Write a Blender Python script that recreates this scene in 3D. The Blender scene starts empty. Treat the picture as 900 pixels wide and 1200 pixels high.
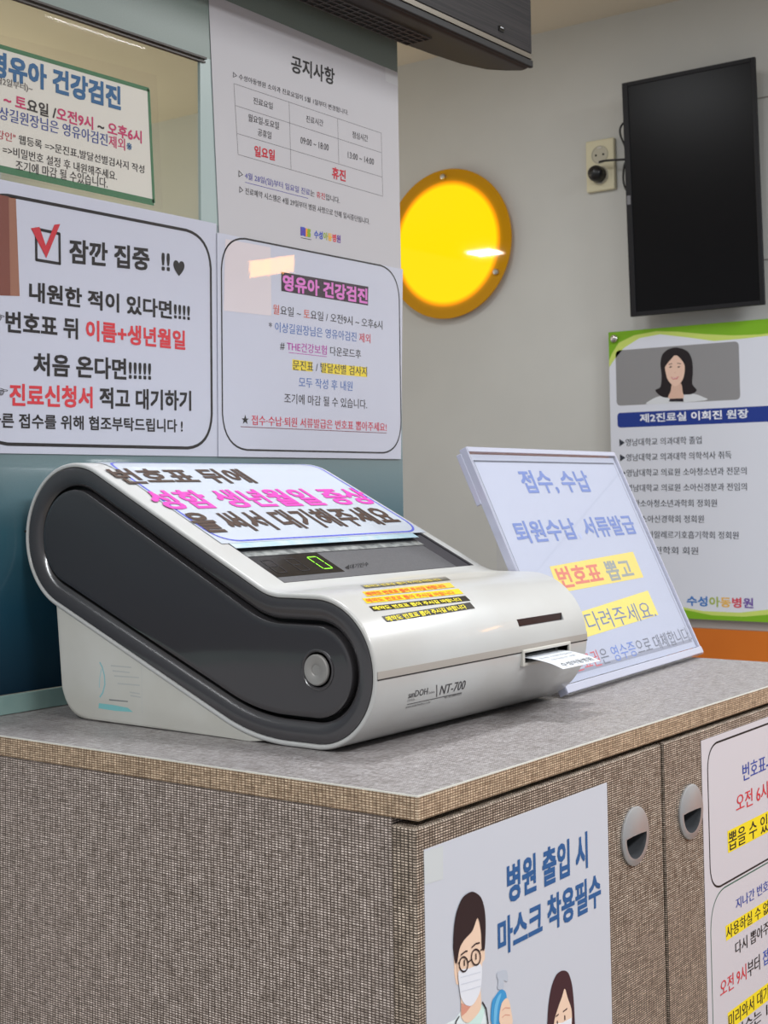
import bpy, bmesh, math, random
from mathutils import Vector, Matrix
from mathutils.geometry import tessellate_polygon
random.seed(4)
S = bpy.context.scene
COL = S.collection

# ------------------------------------------------------------------ camera
F, PY, YAW, PITCH, ROLL = 1658.889, 483.245, 0.640023, 0.0542697, -0.0135033
fw = Vector((math.cos(YAW)*math.cos(PITCH), math.sin(YAW)*math.cos(PITCH), math.sin(PITCH)))
_rt = Vector((math.sin(YAW), -math.cos(YAW), 0)); _up = _rt.cross(fw)
rt = math.cos(ROLL)*_rt + math.sin(ROLL)*_up
up = -math.sin(ROLL)*_rt + math.cos(ROLL)*_up
ZT = 1.1                                        # height of the worktop
CAM = Vector((-0.7116, -0.5079, ZT+0.187))
cd = bpy.data.cameras.new('camera'); cam = bpy.data.objects.new('camera', cd); COL.objects.link(cam)
M4 = Matrix((rt, up, -fw)).transposed().to_4x4(); M4.translation = CAM
cam.matrix_world = M4
cd.sensor_fit = 'AUTO'; cd.sensor_width = 36; cd.lens = F*36/1200; cd.shift_y = (PY-600)/1200
cd.clip_start = 0.02; cd.clip_end = 50
cd.dof.use_dof = True; cd.dof.focus_distance = 1.18; cd.dof.aperture_fstop = 26
S.camera = cam

# ------------------------------------------------------------------ light
S.view_settings.view_transform = 'Standard'; S.view_settings.look = 'None'
S.view_settings.exposure = 0.0; S.view_settings.gamma = 1.0; S.view_settings.use_curve_mapping = False
w = bpy.data.worlds.new('world'); S.world = w; w.use_nodes = True
w.node_tree.nodes['Background'].inputs[0].default_value = (0.86, 0.88, 0.92, 1)
w.node_tree.nodes['Background'].inputs[1].default_value = 0.45
def area(name, loc, sx, sy, power, col=(1,1,1), direction=(0,0,-1)):
    l = bpy.data.lights.new(name, 'AREA'); l.shape = 'RECTANGLE'; l.size = sx; l.size_y = sy
    l.energy = power; l.color = col
    o = bpy.data.objects.new(name, l); COL.objects.link(o); o.location = loc
    o.rotation_euler = Vector(direction).to_track_quat('-Z', 'Y').to_euler()
    return o
COOL = (0.95, 0.975, 1.0)
WARM = ((2.17, -1.066, 1.895), 0.16, 0.045)
area('ceiling_panel_light', (0.42, 0.29, 2.36), 0.22, 0.16, 11.5, COOL)
area('ceiling_panel_light', (0.1, -1.3, 2.36), 1.2, 0.3, 38, COOL)
area('ceiling_panel_light', (-1.5, 0.1, 2.36), 0.3, 1.2, 42, COOL)
area('reception_light', (-0.36, 2.95, 2.36), 0.13, 0.13, 9, (1, 0.95, 0.86))
area('back_wall_fill', (1.5, -0.7, 2.36), 0.3, 0.6, 27, COOL)
area('back_wall_fill', (1.25, 1.15, 2.36), 0.3, 0.3, 4.5, COOL)  # extra unseen lamp added to brighten the left of the back wall
area('added_ceiling_wash', (1.2, 2.9, 1.6), 1.2, 0.2, 9, (1, 0.84, 0.58), (0, -.35, 1))  # unseen warm lamp added to brighten the ceiling beyond the glass
area('warm_wall_light', WARM[0], WARM[1], WARM[2], 0.55, (1, 0.42, 0.06), (-1, 0, 0))

# ------------------------------------------------------------------ helpers
def ray(x, y): return fw + rt*((x-450)/F) - up*((y-PY)/F)
def on(x, y, o, n):
    d = ray(x, y); t = (Vector(o)-CAM).dot(Vector(n))/d.dot(Vector(n)); return CAM + d*t
def lin(c):
    return tuple((v/255/12.92 if v/255 <= .04045 else ((v/255+.055)/1.055)**2.4) for v in c)
MATS = {}
def mat(name, rgb, rough=.5, metal=0, spec=.5, coat=0, emit=None, estr=1, coat_rough=.05):
    if name in MATS: return MATS[name]
    m = bpy.data.materials.new(name); m.use_nodes = True; b = m.node_tree.nodes['Principled BSDF']
    b.inputs['Base Color'].default_value = (*lin(rgb), 1); b.inputs['Roughness'].default_value = rough
    b.inputs['Metallic'].default_value = metal; b.inputs['Specular IOR Level'].default_value = spec
    b.inputs['Coat Weight'].default_value = coat; b.inputs['Coat Roughness'].default_value = coat_rough
    if emit: b.inputs['Emission Color'].default_value = (*lin(emit), 1); b.inputs['Emission Strength'].default_value = estr
    MATS[name] = m; return m
def N(m, t, **k):
    n = m.node_tree.nodes.new(t)
    for a, v in k.items(): setattr(n, a, v)
    return n
def bsdf(m): return m.node_tree.nodes['Principled BSDF']
def noisy(name, rgb, rgb2, scale, rough=.5, detail=4, lo=.35, hi=.65, bump=0, **k):
    if name in MATS: return MATS[name]
    m = mat(name, rgb, rough, **k); L = m.node_tree.links
    tc = N(m, 'ShaderNodeTexCoord'); n = N(m, 'ShaderNodeTexNoise'); n.inputs['Scale'].default_value = scale
    n.inputs['Detail'].default_value = detail
    r = N(m, 'ShaderNodeValToRGB'); r.color_ramp.elements[0].position = lo; r.color_ramp.elements[1].position = hi
    r.color_ramp.elements[0].color = (*lin(rgb), 1); r.color_ramp.elements[1].color = (*lin(rgb2), 1)
    L.new(tc.outputs['Object'], n.inputs['Vector']); L.new(n.outputs[0], r.inputs[0]); L.new(r.outputs[0], bsdf(m).inputs['Base Color'])
    if bump:
        bp = N(m, 'ShaderNodeBump'); bp.inputs['Strength'].default_value = bump; bp.inputs['Distance'].default_value = .001
        L.new(n.outputs[0], bp.inputs['Height']); L.new(bp.outputs[0], bsdf(m).inputs['Normal'])
    return m
def weave(name, light, light2, dark, bw, rh, mortar, rough=.5, lo=.58):
    m = mat(name, light, rough); L = m.node_tree.links
    uv = N(m, 'ShaderNodeUVMap')
    b = N(m, 'ShaderNodeTexBrick'); b.offset = 0; b.squash = 1
    b.inputs['Scale'].default_value = 1.0; b.inputs['Brick Width'].default_value = bw; b.inputs['Row Height'].default_value = rh
    b.inputs['Mortar Size'].default_value = mortar; b.inputs['Mortar Smooth'].default_value = .3; b.inputs['Bias'].default_value = 0
    b.inputs['Color1'].default_value = (*lin(light), 1); b.inputs['Color2'].default_value = (*lin(light2), 1); b.inputs['Mortar'].default_value = (*lin(dark), 1)
    L.new(uv.outputs[0], b.inputs['Vector']); cur = b.outputs['Color']
    for sc in ((420, 60, 1), (60, 620, 1), (300, 420, 1)):      # uneven threads both ways
        mp = N(m, 'ShaderNodeMapping'); mp.inputs['Scale'].default_value = sc
        n = N(m, 'ShaderNodeTexNoise'); n.inputs['Scale'].default_value = 1; n.inputs['Detail'].default_value = 1
        r = N(m, 'ShaderNodeValToRGB'); r.color_ramp.elements[0].position = .32; r.color_ramp.elements[1].position = .62
        r.color_ramp.elements[0].color = (lo, lo*.97, lo*.94, 1); r.color_ramp.elements[1].color = (1.12, 1.12, 1.12, 1)
        mx = N(m, 'ShaderNodeMix', data_type='RGBA', blend_type='MULTIPLY'); mx.inputs[0].default_value = 1
        L.new(uv.outputs[0], mp.inputs[0]); L.new(mp.outputs[0], n.inputs['Vector']); L.new(n.outputs[0], r.inputs[0])
        L.new(cur, mx.inputs[6]); L.new(r.outputs[0], mx.inputs[7]); cur = mx.outputs[2]
    L.new(mx.outputs[2], bsdf(m).inputs['Base Color'])
    bp = N(m, 'ShaderNodeBump'); bp.inputs['Strength'].default_value = .25; bp.inputs['Distance'].default_value = .0003; bp.invert = True
    L.new(b.outputs['Fac'], bp.inputs['Height']); L.new(bp.outputs[0], bsdf(m).inputs['Normal'])
    return m
def empty(name, loc, rz=0):
    o = bpy.data.objects.new(name, None); COL.objects.link(o); o.location = loc; o.rotation_euler.z = rz
    o.empty_display_size = .05; return o
def tag(o, label=None, cat=None, group=None, kind=None):
    if label: o['label'] = label
    if cat: o['category'] = cat
    if group: o['group'] = group
    if kind: o['kind'] = kind
    return o
def build(name, bm, mats, parent=None, smooth=False, loc=None, uv=False):
    """bm is in world coordinates; the object gets its origin at loc (or its parent's)"""
    if not isinstance(mats, (list, tuple)): mats = [mats]
    if uv:
        lay = bm.loops.layers.uv.new('UVMap')
        for f in bm.faces:
            n = f.normal if f.normal.length else Vector((0,0,1)); f.normal_update(); n = f.normal
            a = max(range(3), key=lambda i: abs(n[i]))
            for l in f.loops:
                c = l.vert.co
                l[lay].uv = (c.y, c.z) if a == 0 else (c.x, c.z) if a == 1 else (c.x, c.y)
    if parent is not None:
        org = Vector((0,0,0)); p = parent
        while p is not None: org += p.location; p = p.parent
    else:
        if loc is None:
            cs = [v.co for v in bm.verts]
            loc = Vector([(min(c[i] for c in cs)+max(c[i] for c in cs))/2 for i in range(3)])
            loc.z = min(c.z for c in cs)
        org = Vector(loc)
    for v in bm.verts: v.co -= org
    me = bpy.data.meshes.new(name); bm.to_mesh(me); bm.free()
    for m in mats: me.materials.append(m)
    if smooth:
        for p_ in me.polygons: p_.use_smooth = True
        try: me.set_sharp_from_angle(angle=math.radians(38))
        except Exception: pass
    o = bpy.data.objects.new(name, me); COL.objects.link(o)
    if parent is not None: o.parent = parent; o.location = (0,0,0)
    else: o.location = org
    return o
def box(bm, a, b, mi=0, bev=0, seg=2):
    a, b = Vector(a), Vector(b)
    vs = [bm.verts.new((x, y, z)) for x in (a.x, b.x) for y in (a.y, b.y) for z in (a.z, b.z)]
    fs = [bm.faces.new([vs[i] for i in q]) for q in ((0,1,3,2),(4,6,7,5),(0,4,5,1),(2,3,7,6),(0,2,6,4),(1,5,7,3))]
    for f in fs: f.material_index = mi
    bmesh.ops.recalc_face_normals(bm, faces=fs)
    if bev:
        es = list({e for f in fs for e in f.edges})
        r = bmesh.ops.bevel(bm, geom=es, offset=bev, segments=seg, profile=.5, affect='EDGES')
        for f in r['faces']: f.material_index = mi
def obox(bm, o, u, v, n, du, dv, dn, mi=0, bev=0):
    """box with corner o spanned by du*u, dv*v, dn*n"""
    t = bmesh.new(); box(t, (0,0,0), (du, dv, dn), 0, bev)
    M = Matrix((u, v, n)).transposed().to_4x4(); M.translation = Vector(o)
    mp = {x: bm.verts.new(M @ x.co) for x in t.verts}
    for f in t.faces: nf = bm.faces.new([mp[x] for x in f.verts]); nf.material_index = mi
    t.free()
def loft(bm, rings, mi=0, cap0=True, cap1=True):
    R = [[bm.verts.new(p) for p in r] for r in rings]; fs = []
    for a, b in zip(R, R[1:]):
        n = len(a)
        for i in range(n): fs.append(bm.faces.new((a[i], a[(i+1) % n], b[(i+1) % n], b[i])))
    if cap0: fs.append(bm.faces.new(R[0][::-1]))
    if cap1: fs.append(bm.faces.new(R[-1]))
    for f in fs: f.material_index = mi
    return fs
def tube(bm, pts, r, k=10, mi=0, closed=False):
    pts = [Vector(p) for p in pts]; rings = []; prev = None
    for i, p in enumerate(pts):
        d = (pts[min(i+1, len(pts)-1)] - pts[max(i-1, 0)]).normalized()
        a = prev if prev is not None else (Vector((0,0,1)) if abs(d.z) < .9 else Vector((1,0,0)))
        x = (a - d*a.dot(d)).normalized(); prev = x; y = d.cross(x)
        rings.append([p + x*(r*math.cos(t*2*math.pi/k)) + y*(r*math.sin(t*2*math.pi/k)) for t in range(k)])
    fs = loft(bm, rings, mi)
    bmesh.ops.recalc_face_normals(bm, faces=fs)
def catmull(P, n=8):
    P = [Vector(p) for p in P]; Q = [P[0]*2-P[1]] + P + [P[-1]*2-P[-2]]; out = []
    for i in range(1, len(Q)-2):
        for j in range(n):
            t = j/n; a, b, c, d = Q[i-1:i+3]
            out.append(.5*((2*b)+(c-a)*t+(2*a-5*b+4*c-d)*t*t+(3*b-a-3*c+d)*t**3))
    return out + [P[-1]]
def lathe(bm, o, axis, prof, k=32, mi=0):
    """prof: list of (radius, height along axis)"""
    axis = Vector(axis).normalized(); x = axis.orthogonal().normalized(); y = axis.cross(x); o = Vector(o)
    rings = [[o + axis*h + (x*math.cos(2*math.pi*i/k) + y*math.sin(2*math.pi*i/k))*r for i in range(k)] for r, h in prof]
    fs = loft(bm, rings, mi); bmesh.ops.recalc_face_normals(bm, faces=fs)

# ---- writing: glyph outlines from the built-in font, filled flat and laid on a plane
INK = {}
def ink(rgb):
    k = 'ink_%02x%02x%02x' % rgb
    return mat(k, rgb, .6, spec=.25)
_fo = {}
def glyphs(segs, bold):
    key = tuple(segs)
    if key in _fo: return _fo[key]
    cu = bpy.data.curves.new('t', 'FONT'); cu.body = ''.join(s for s, c in segs); cu.resolution_u = 2
    i = 0
    for k, (s, c) in enumerate(segs):
        cu.materials.append(ink(c))
        for ch in s: cu.body_format[i].material_index = k; i += 1
    ob = bpy.data.objects.new('t', cu); COL.objects.link(ob)
    dg = bpy.context.evaluated_depsgraph_get(); ev = ob.evaluated_get(dg); me = ev.to_mesh()
    vs = [(v.co.x, v.co.y) for v in me.vertices]; fs = [(tuple(p.vertices), p.material_index) for p in me.polygons]
    ev.to_mesh_clear(); bpy.data.objects.remove(ob); bpy.data.curves.remove(cu)
    x0 = min(v[0] for v in vs); x1 = max(v[0] for v in vs); y0 = min(v[1] for v in vs); y1 = max(v[1] for v in vs)
    vs = [((x-x0)/(x1-x0), (y-y0)/(y1-y0)) for x, y in vs]
    _fo[key] = (vs, fs, x1-x0, y1-y0); return _fo[key]
class Draw:
    """collects flat prints in world space, with one material list"""
    def __init__(s): s.bm = bmesh.new(); s.mats = []
    def mi(s, m):
        if m not in s.mats: s.mats.append(m)
        return s.mats.index(m)
    def face(s, pts, m):
        vs = [s.bm.verts.new(p) for p in pts]; i = s.mi(m)
        if len(vs) <= 4: f = s.bm.faces.new(vs); f.material_index = i
        else:
            for t in tessellate_polygon([[Vector(p) for p in pts]]):
                try: f = s.bm.faces.new([vs[k] for k in t]); f.material_index = i
                except ValueError: pass
    def write(s, segs, BL, BR, TL, bold=.012):
        vs, fs, gw, gh = glyphs(segs, bold); BL, BR, TL = Vector(BL), Vector(BR), Vector(TL)
        idx = [s.mi(ink(c)) for t, c in segs]
        up_ = (BR-BL).cross(TL-BL).normalized()*.00001
        b = bold*1.25; bx, by = b/gw, b/gh
        sh = [(0, 0)] if bold <= 0 else [(-bx, 0), (bx, 0)] if bold <= .012 else [(-bx, -by), (bx, -by), (-bx, by), (bx, by), (0, 0)] if bold <= .022 else [(-bx, -by), (bx, -by), (-bx, by), (bx, by), (0, 0), (-bx, 0), (bx, 0), (0, -by), (0, by)]
        for n_, (dx, dy) in enumerate(sh):
            V = [s.bm.verts.new(BL + (BR-BL)*(x*(1-2*bx)+bx+dx) + (TL-BL)*(y*(1-2*by)+by+dy) + up_*n_) for x, y in vs]
            for f, k in fs:
                try: nf = s.bm.faces.new([V[q] for q in f]); nf.material_index = idx[min(k, len(idx)-1)]
                except ValueError: pass
    def done(s, name, parent=None, loc=None): return build(name, s.bm, s.mats, parent, loc=loc)
class Sheet(Draw):
    """a printed sheet on a plane: pixels of the photograph are traced onto that plane, in metres"""
    STEP = .00012
    def __init__(s, o, u, v, n):
        super().__init__(); s.o, s.u, s.v, s.n = Vector(o), Vector(u), Vector(v), Vector(n)
    def uv(s, p):
        q = on(p[0], p[1], s.o, s.n) - s.o; return (q.dot(s.u), q.dot(s.v))
    def P(s, a, k=0): return s.o + s.u*a[0] + s.v*a[1] + s.n*(k*s.STEP)
    def base(s, quad, m, th=.0004):
        Q = quad; A = [s.P(q) for q in Q]; B = [p - s.n*th for p in A]; i = s.mi(m)
        va = [s.bm.verts.new(p) for p in A]; vb = [s.bm.verts.new(p) for p in B]; n = len(A)
        fs = [s.bm.faces.new(va), s.bm.faces.new(vb[::-1])] + [s.bm.faces.new((va[j], vb[j], vb[(j+1) % n], va[(j+1) % n])) for j in range(n)]
        for f in fs: f.material_index = i
        bmesh.ops.recalc_face_normals(s.bm, faces=fs)
    def poly(s, pts, rgb, k=1, m=None): s.face([s.P(s.uv(p), k) for p in pts], m or ink(rgb))
    def polyuv(s, pts, rgb, k=1, m=None): s.face([s.P(p, k) for p in pts], m or ink(rgb))
    def blob(s, pts, rgb, k=1):
        Q = [Vector(s.uv(p)) for p in pts]; n = len(Q); out = []
        for i in range(n):
            a, b, c, d = Q[i-1], Q[i], Q[(i+1) % n], Q[(i+2) % n]
            for j in range(4):
                t = j/4; q = .5*((2*b)+(c-a)*t+(2*a-5*b+4*c-d)*t*t+(3*b-a-3*c+d)*t**3); out.append(q*.85+(b*(1-t)+c*t)*.15)
        s.polyuv(out, rgb, k)
    def line(s, pts, wd, rgb, k=1, raw=False, closed=False):
        Q = [Vector(p if raw else s.uv(p)) for p in pts]; n = len(Q); L, R = [], []
        for i in range(n):
            a = Q[(i-1) % n] if (closed or i) else Q[i]; b = Q[(i+1) % n] if (closed or i < n-1) else Q[i]
            d = (b-a).normalized(); nn = Vector((-d.y, d.x))*wd/2; L.append(Q[i]+nn); R.append(Q[i]-nn)
        for i in range(n if closed else n-1):
            j = (i+1) % n; s.face([s.P(p, k) for p in (L[i], L[j], R[j], R[i])], ink(rgb))
    def rrect(s, c, r, wd, rgb, k=1):
        """rounded frame through four corners TL, TR, BR, BL in uv"""
        s.line(round_poly(c, r), wd, rgb, k, raw=True, closed=True)
    def oval(s, c, rx, ry, rgb, k=1, a0=0, a1=360, n=24):
        """ellipse, centre a pixel, radii in metres"""
        c = s.uv(c); s.polyuv([(c[0]+rx*math.cos(math.radians(a0+(a1-a0)*i/n)), c[1]+ry*math.sin(math.radians(a0+(a1-a0)*i/n))) for i in range(n)], rgb, k)
    def text(s, segs, bl, br, h=None, tl=None, bold=.012, k=2, level=False, rgb=(40,36,36)):
        if isinstance(segs, str): segs = [(segs, rgb)]
        a = Vector(s.uv(bl)); b = Vector(s.uv(br)); c = Vector(s.uv(tl if tl else (bl[0], bl[1]-h)))
        if level: b.y = a.y; c.x = a.x
        s.write(segs, s.P(a, k), s.P(b, k), s.P(c, k), bold)
def round_poly(c, r, n=8):
    out = []; m = len(c); c = [Vector(p) for p in c]; rs = r if isinstance(r, (list, tuple)) else [r]*m
    for i in range(m):
        p, a, b = c[i], (c[i-1]-c[i]), (c[(i+1) % m]-c[i]); a, b = a.normalized(), b.normalized()
        p0, p1 = p + a*rs[i], p + b*rs[i]
        if rs[i] <= 0: out.append(p); continue
        for j in range(n+1):
            t = j/n; out.append((1-t)**2*p0*1 + 2*t*(1-t)*(p*.86+(p0+p1)*.07) + t*t*p1)
    return out

# ------------------------------------------------------------------ colours
BLK=(38,35,35); RED=(205,58,66); BLUE=(70,98,170); PINK=(205,60,120)
m_white = noisy('white_plastic', (184,185,184), (176,175,172), 9, .3, coat=.25)
m_base = noisy('base_plastic', (196,195,189), (187,185,177), 14, .4)
m_ring = mat('graphite_plastic', (64,62,64), .22, coat=.45)
m_panel = mat('graphite_gloss', (56,54,56), .12, coat=.5)
m_black = mat('black_plastic', (18,17,20), .35)
m_gap = mat('black_gap', (8,8,9), .7)
m_paper = mat('paper', (180,178,182), .6)
m_lam = mat('laminated_paper', (190,194,207), .6)
m_chrome = mat('steel', (200,198,194), .28, metal=1)
m_silver = mat('satin_silver', (166,166,167), .38, metal=.4)
m_greyband = mat('grey_groove', (158,152,145), .5)

# ------------------------------------------------------------------ setting
XW = 2.2; ZC = 2.375; YG = .476
def wallmat():
    return noisy('painted_wall', (199,200,197), (193,194,191), 3.5, .6)
def slab(name, a, b, m, kind='structure', **k):
    bm = bmesh.new(); box(bm, a, b); o = build(name, bm, m, **k); o['kind'] = kind; return o
wb = slab('wall_back', (XW, -2.2, 0), (XW+.1, 3.2, ZC), wallmat())
slab('ceiling', (-2.6, -2.2, ZC), (XW+.1, 3.2, ZC+.1), noisy('ceiling_paint', (214,206,190), (208,200,184), 2, .8))
slab('floor', (-2.6, -2.2, -.1), (XW+.1, 3.2, 0), noisy('floor_vinyl', (150,140,128), (138,128,116), 6, .4))
slab('trim_1', (XW-.012, -2.2, 0), (XW, 3.2, .975), noisy('orange_panel', (206,112,24), (198,104,18), 5, .45))

bm = bmesh.new()
for z in (.372, .128):
    p = on(891, 115 if z > .2 else 305, (XW, 0, 0), (1, 0, 0)); box(bm, (XW-.0008, -.6, p.z-.0015), (XW, .66, p.z+.0015))
j = build('panel_joint', bm, mat('joint', (140,137,132), .7), wb)

# glass partition: a pane with coloured film, an opaque header and a base channel
def film_mat(name, stops, z0, z1, rough, alpha=1):
    m = mat(name, stops[0][1], rough, coat=0 if 'header' in name else .6, coat_rough=.04, spec=.3); L = m.node_tree.links
    g = N(m, 'ShaderNodeNewGeometry'); sx = N(m, 'ShaderNodeSeparateXYZ'); mr = N(m, 'ShaderNodeMapRange')
    mr.inputs[1].default_value = z0; mr.inputs[2].default_value = z1
    r = N(m, 'ShaderNodeValToRGB'); e = r.color_ramp.elements
    e[0].position, e[0].color = stops[0][0], (*lin(stops[0][1]), 1); e[1].position, e[1].color = stops[-1][0], (*lin(stops[-1][1]), 1)
    for p, c in stops[1:-1]: q = e.new(p); q.color = (*lin(c), 1)
    n = N(m, 'ShaderNodeTexNoise'); n.inputs['Scale'].default_value = 900
    mx = N(m, 'ShaderNodeMix', data_type='RGBA', blend_type='OVERLAY'); mx.inputs[0].default_value = .12
    L.new(g.outputs['Position'], sx.inputs[0]); L.new(sx.outputs['Z'], mr.inputs[0]); L.new(mr.outputs[0], r.inputs[0])
    L.new(r.outputs[0], mx.inputs[6]); L.new(n.outputs[0], mx.inputs[7]); L.new(mx.outputs[2], bsdf(m).inputs['Base Color'])
    return m
def glass_mat(name, tint, refl=1.0):
    m = bpy.data.materials.new(name); m.use_nodes = True; nt = m.node_tree; nt.nodes.clear(); L = nt.links
    o = N(m, 'ShaderNodeOutputMaterial'); t = N(m, 'ShaderNodeBsdfTransparent'); t.inputs[0].default_value = (*tint, 1)
    g = N(m, 'ShaderNodeBsdfGlossy'); g.inputs['Roughness'].default_value = .02
    fr = N(m, 'ShaderNodeFresnel'); fr.inputs[0].default_value = 1.45
    mu = N(m, 'ShaderNodeMath', operation='MULTIPLY'); mu.inputs[1].default_value = refl
    mx = N(m, 'ShaderNodeMixShader')
    ge = N(m, 'ShaderNodeNewGeometry'); iv = N(m, 'ShaderNodeMath', operation='SUBTRACT'); iv.inputs[0].default_value = 1
    m2 = N(m, 'ShaderNodeMath', operation='MULTIPLY'); L.new(ge.outputs['Backfacing'], iv.inputs[1])
    L.new(fr.outputs[0], mu.inputs[0]); L.new(mu.outputs[0], m2.inputs[0]); L.new(iv.outputs[0], m2.inputs[1]); L.new(m2.outputs[0], mx.inputs[0]); L.new(t.outputs[0], mx.inputs[1]); L.new(g.outputs[0], mx.inputs[2]); L.new(mx.outputs[0], o.inputs[0])
    return m
m_glass = glass_mat('clear_glass', (.93, .96, .93))
m_acryl = glass_mat('clear_acrylic', (.97, .97, .985))
gx1 = on(469, 300, (0, YG, 0), (0, 1, 0)).x
zf0 = on(20, 812, (0, YG, 0), (0, 1, 0)).z
zhd = on(140, 33.6, (0, YG, 0), (0, 1, 0)).z
xs0 = on(235, 160, (0, YG, 0), (0, 1, 0)).x
zf1 = on(200, 253, (0, YG, 0), (0, 1, 0)).z
gp = tag(empty('glass_partition', (0, YG, ZT)), 'glass partition behind the ticket machine with blue gradient film and clear upper opening', 'partition')
bm = bmesh.new(); box(bm, (-1.0, YG+.004, ZT+.001), (gx1, YG+.010, ZC-.002)); build('glass_pane', bm, m_glass, gp)
bm = bmesh.new(); box(bm, (-1.0, YG, zf0), (gx1-.001, YG+.0035, zf1))
build('gradient_film', bm, film_mat('gradient_film', [(0, (18,42,58)), (.28, (28,66,84)), (.55, (54,90,102)), (.8, (104,124,128)), (1, (140,152,156))], zf0, ZT+.27, .3), gp)['label'] = 'dark blue film fading to pale grey'
bm = bmesh.new(); box(bm, (xs0, YG, zf1), (gx1-.001, YG+.0035, zhd))
build('frosted_film', bm, film_mat('frosted_film', [(0, (156,172,170)), (1, (136,152,150))], zf1, ZC, .35), gp)
bm = bmesh.new(); box(bm, (-1.0, YG-.0002, zhd), (gx1-.0005, YG+.0035, ZC-.002)); 
build('header_panel', bm, film_mat('header_film', [(0, (122,134,128)), (1, (104,112,106))], zhd, ZC, .4), gp)
bm = bmesh.new(); box(bm, (-1.0, YG-.004, zhd-.0030), (xs0+.006, YG+.002, zhd-.0010)); box(bm, (-1.0, YG-.002, zhd-.0062), (xs0+.006, YG+.002, zhd-.0046))
build('seam', bm, mat('dark_seam', (52,44,38), .5), gp)
bm = bmesh.new(); box(bm, (-1.0, YG-.001, ZT+.0005), (gx1-.001, YG+.0038, zf0-.0008), bev=.0005)
build('base_channel', bm, noisy('pale_green_glass_edge', (150,176,170), (128,156,152), 12, .2), gp)['label'] = 'pale green strip along the foot of the glass'
bm = bmesh.new(); box(bm, (gx1-.0008, YG+.003, ZT+.001), (gx1+.0004, YG+.0105, ZC-.002)); build('glass_edge', bm, mat('glass_edge', (120,150,140), .15), gp)

# ------------------------------------------------------------------ cabinet and worktop
m_weave = weave('woven_laminate', (224,212,204), (204,192,184), (80,68,63), .0029, .00162, .00048, .5, .72)
m_weave2 = weave('woven_laminate_edge', (216,198,172), (196,177,153), (112,86,64), .0029, .00162, .00040, .5, .74)
m_weavet = weave('woven_laminate_top', (172,169,171), (158,155,157), (118,115,115), .0029, .00162, .00040, .42, .74)
m_weaved = weave('woven_laminate_door', (232,217,200), (208,193,178), (70,58,48), .0029, .00166, .00052, .5, .66)
xe = .733; TH = .0155
bm = bmesh.new()
box(bm, (0, 0, ZT-TH), (xe, .62, ZT), 0, .0009)
for f in bm.faces:
    f.normal_update(); f.material_index = 1 if f.normal.z > .97 else 2 if f.normal.z > .3 else 0
wt = tag(build('worktop', bm, [m_weave2, m_weavet, mat('pale_edge', (176,174,166), .5)], uv=True), 'grey woven-look laminate worktop carrying the ticket machine', 'worktop')
bm = bmesh.new(); box(bm, (.0005, .0003, ZT-.0012), (xe, .0012, ZT-.0002))
cab = tag(empty('cabinet', (xe/2, .3, 0)), 'grey-brown woven-look cabinet with two doors under the worktop', 'cabinet')
bm.free()
bm = bmesh.new(); box(bm, (0, .0205, .06), (.018, .62, ZT-TH-.0002)); build('side_panel', bm, m_weave, cab, uv=True)
bm = bmesh.new(); box(bm, (xe-.018, .0205, .06), (xe, .62, ZT-TH-.0002)); build('side_panel', bm, m_weave, cab, uv=True)
bm = bmesh.new(); box(bm, (.018, .6, .06), (xe-.018, .618, ZT-TH-.0002)); box(bm, (.018, .03, .06), (xe-.018, .6, .078)); box(bm, (.327, .0225, .078), (.345, .6, ZT-TH-.0002)); build('carcass', bm, m_weave, cab, uv=True)
bm = bmesh.new(); box(bm, (.01, .05, 0), (xe-.01, .6, .06)); build('plinth', bm, m_gap, cab)
XJ0, XJ1 = .3335, .3385
DZ = ZT-TH-.0038
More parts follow.
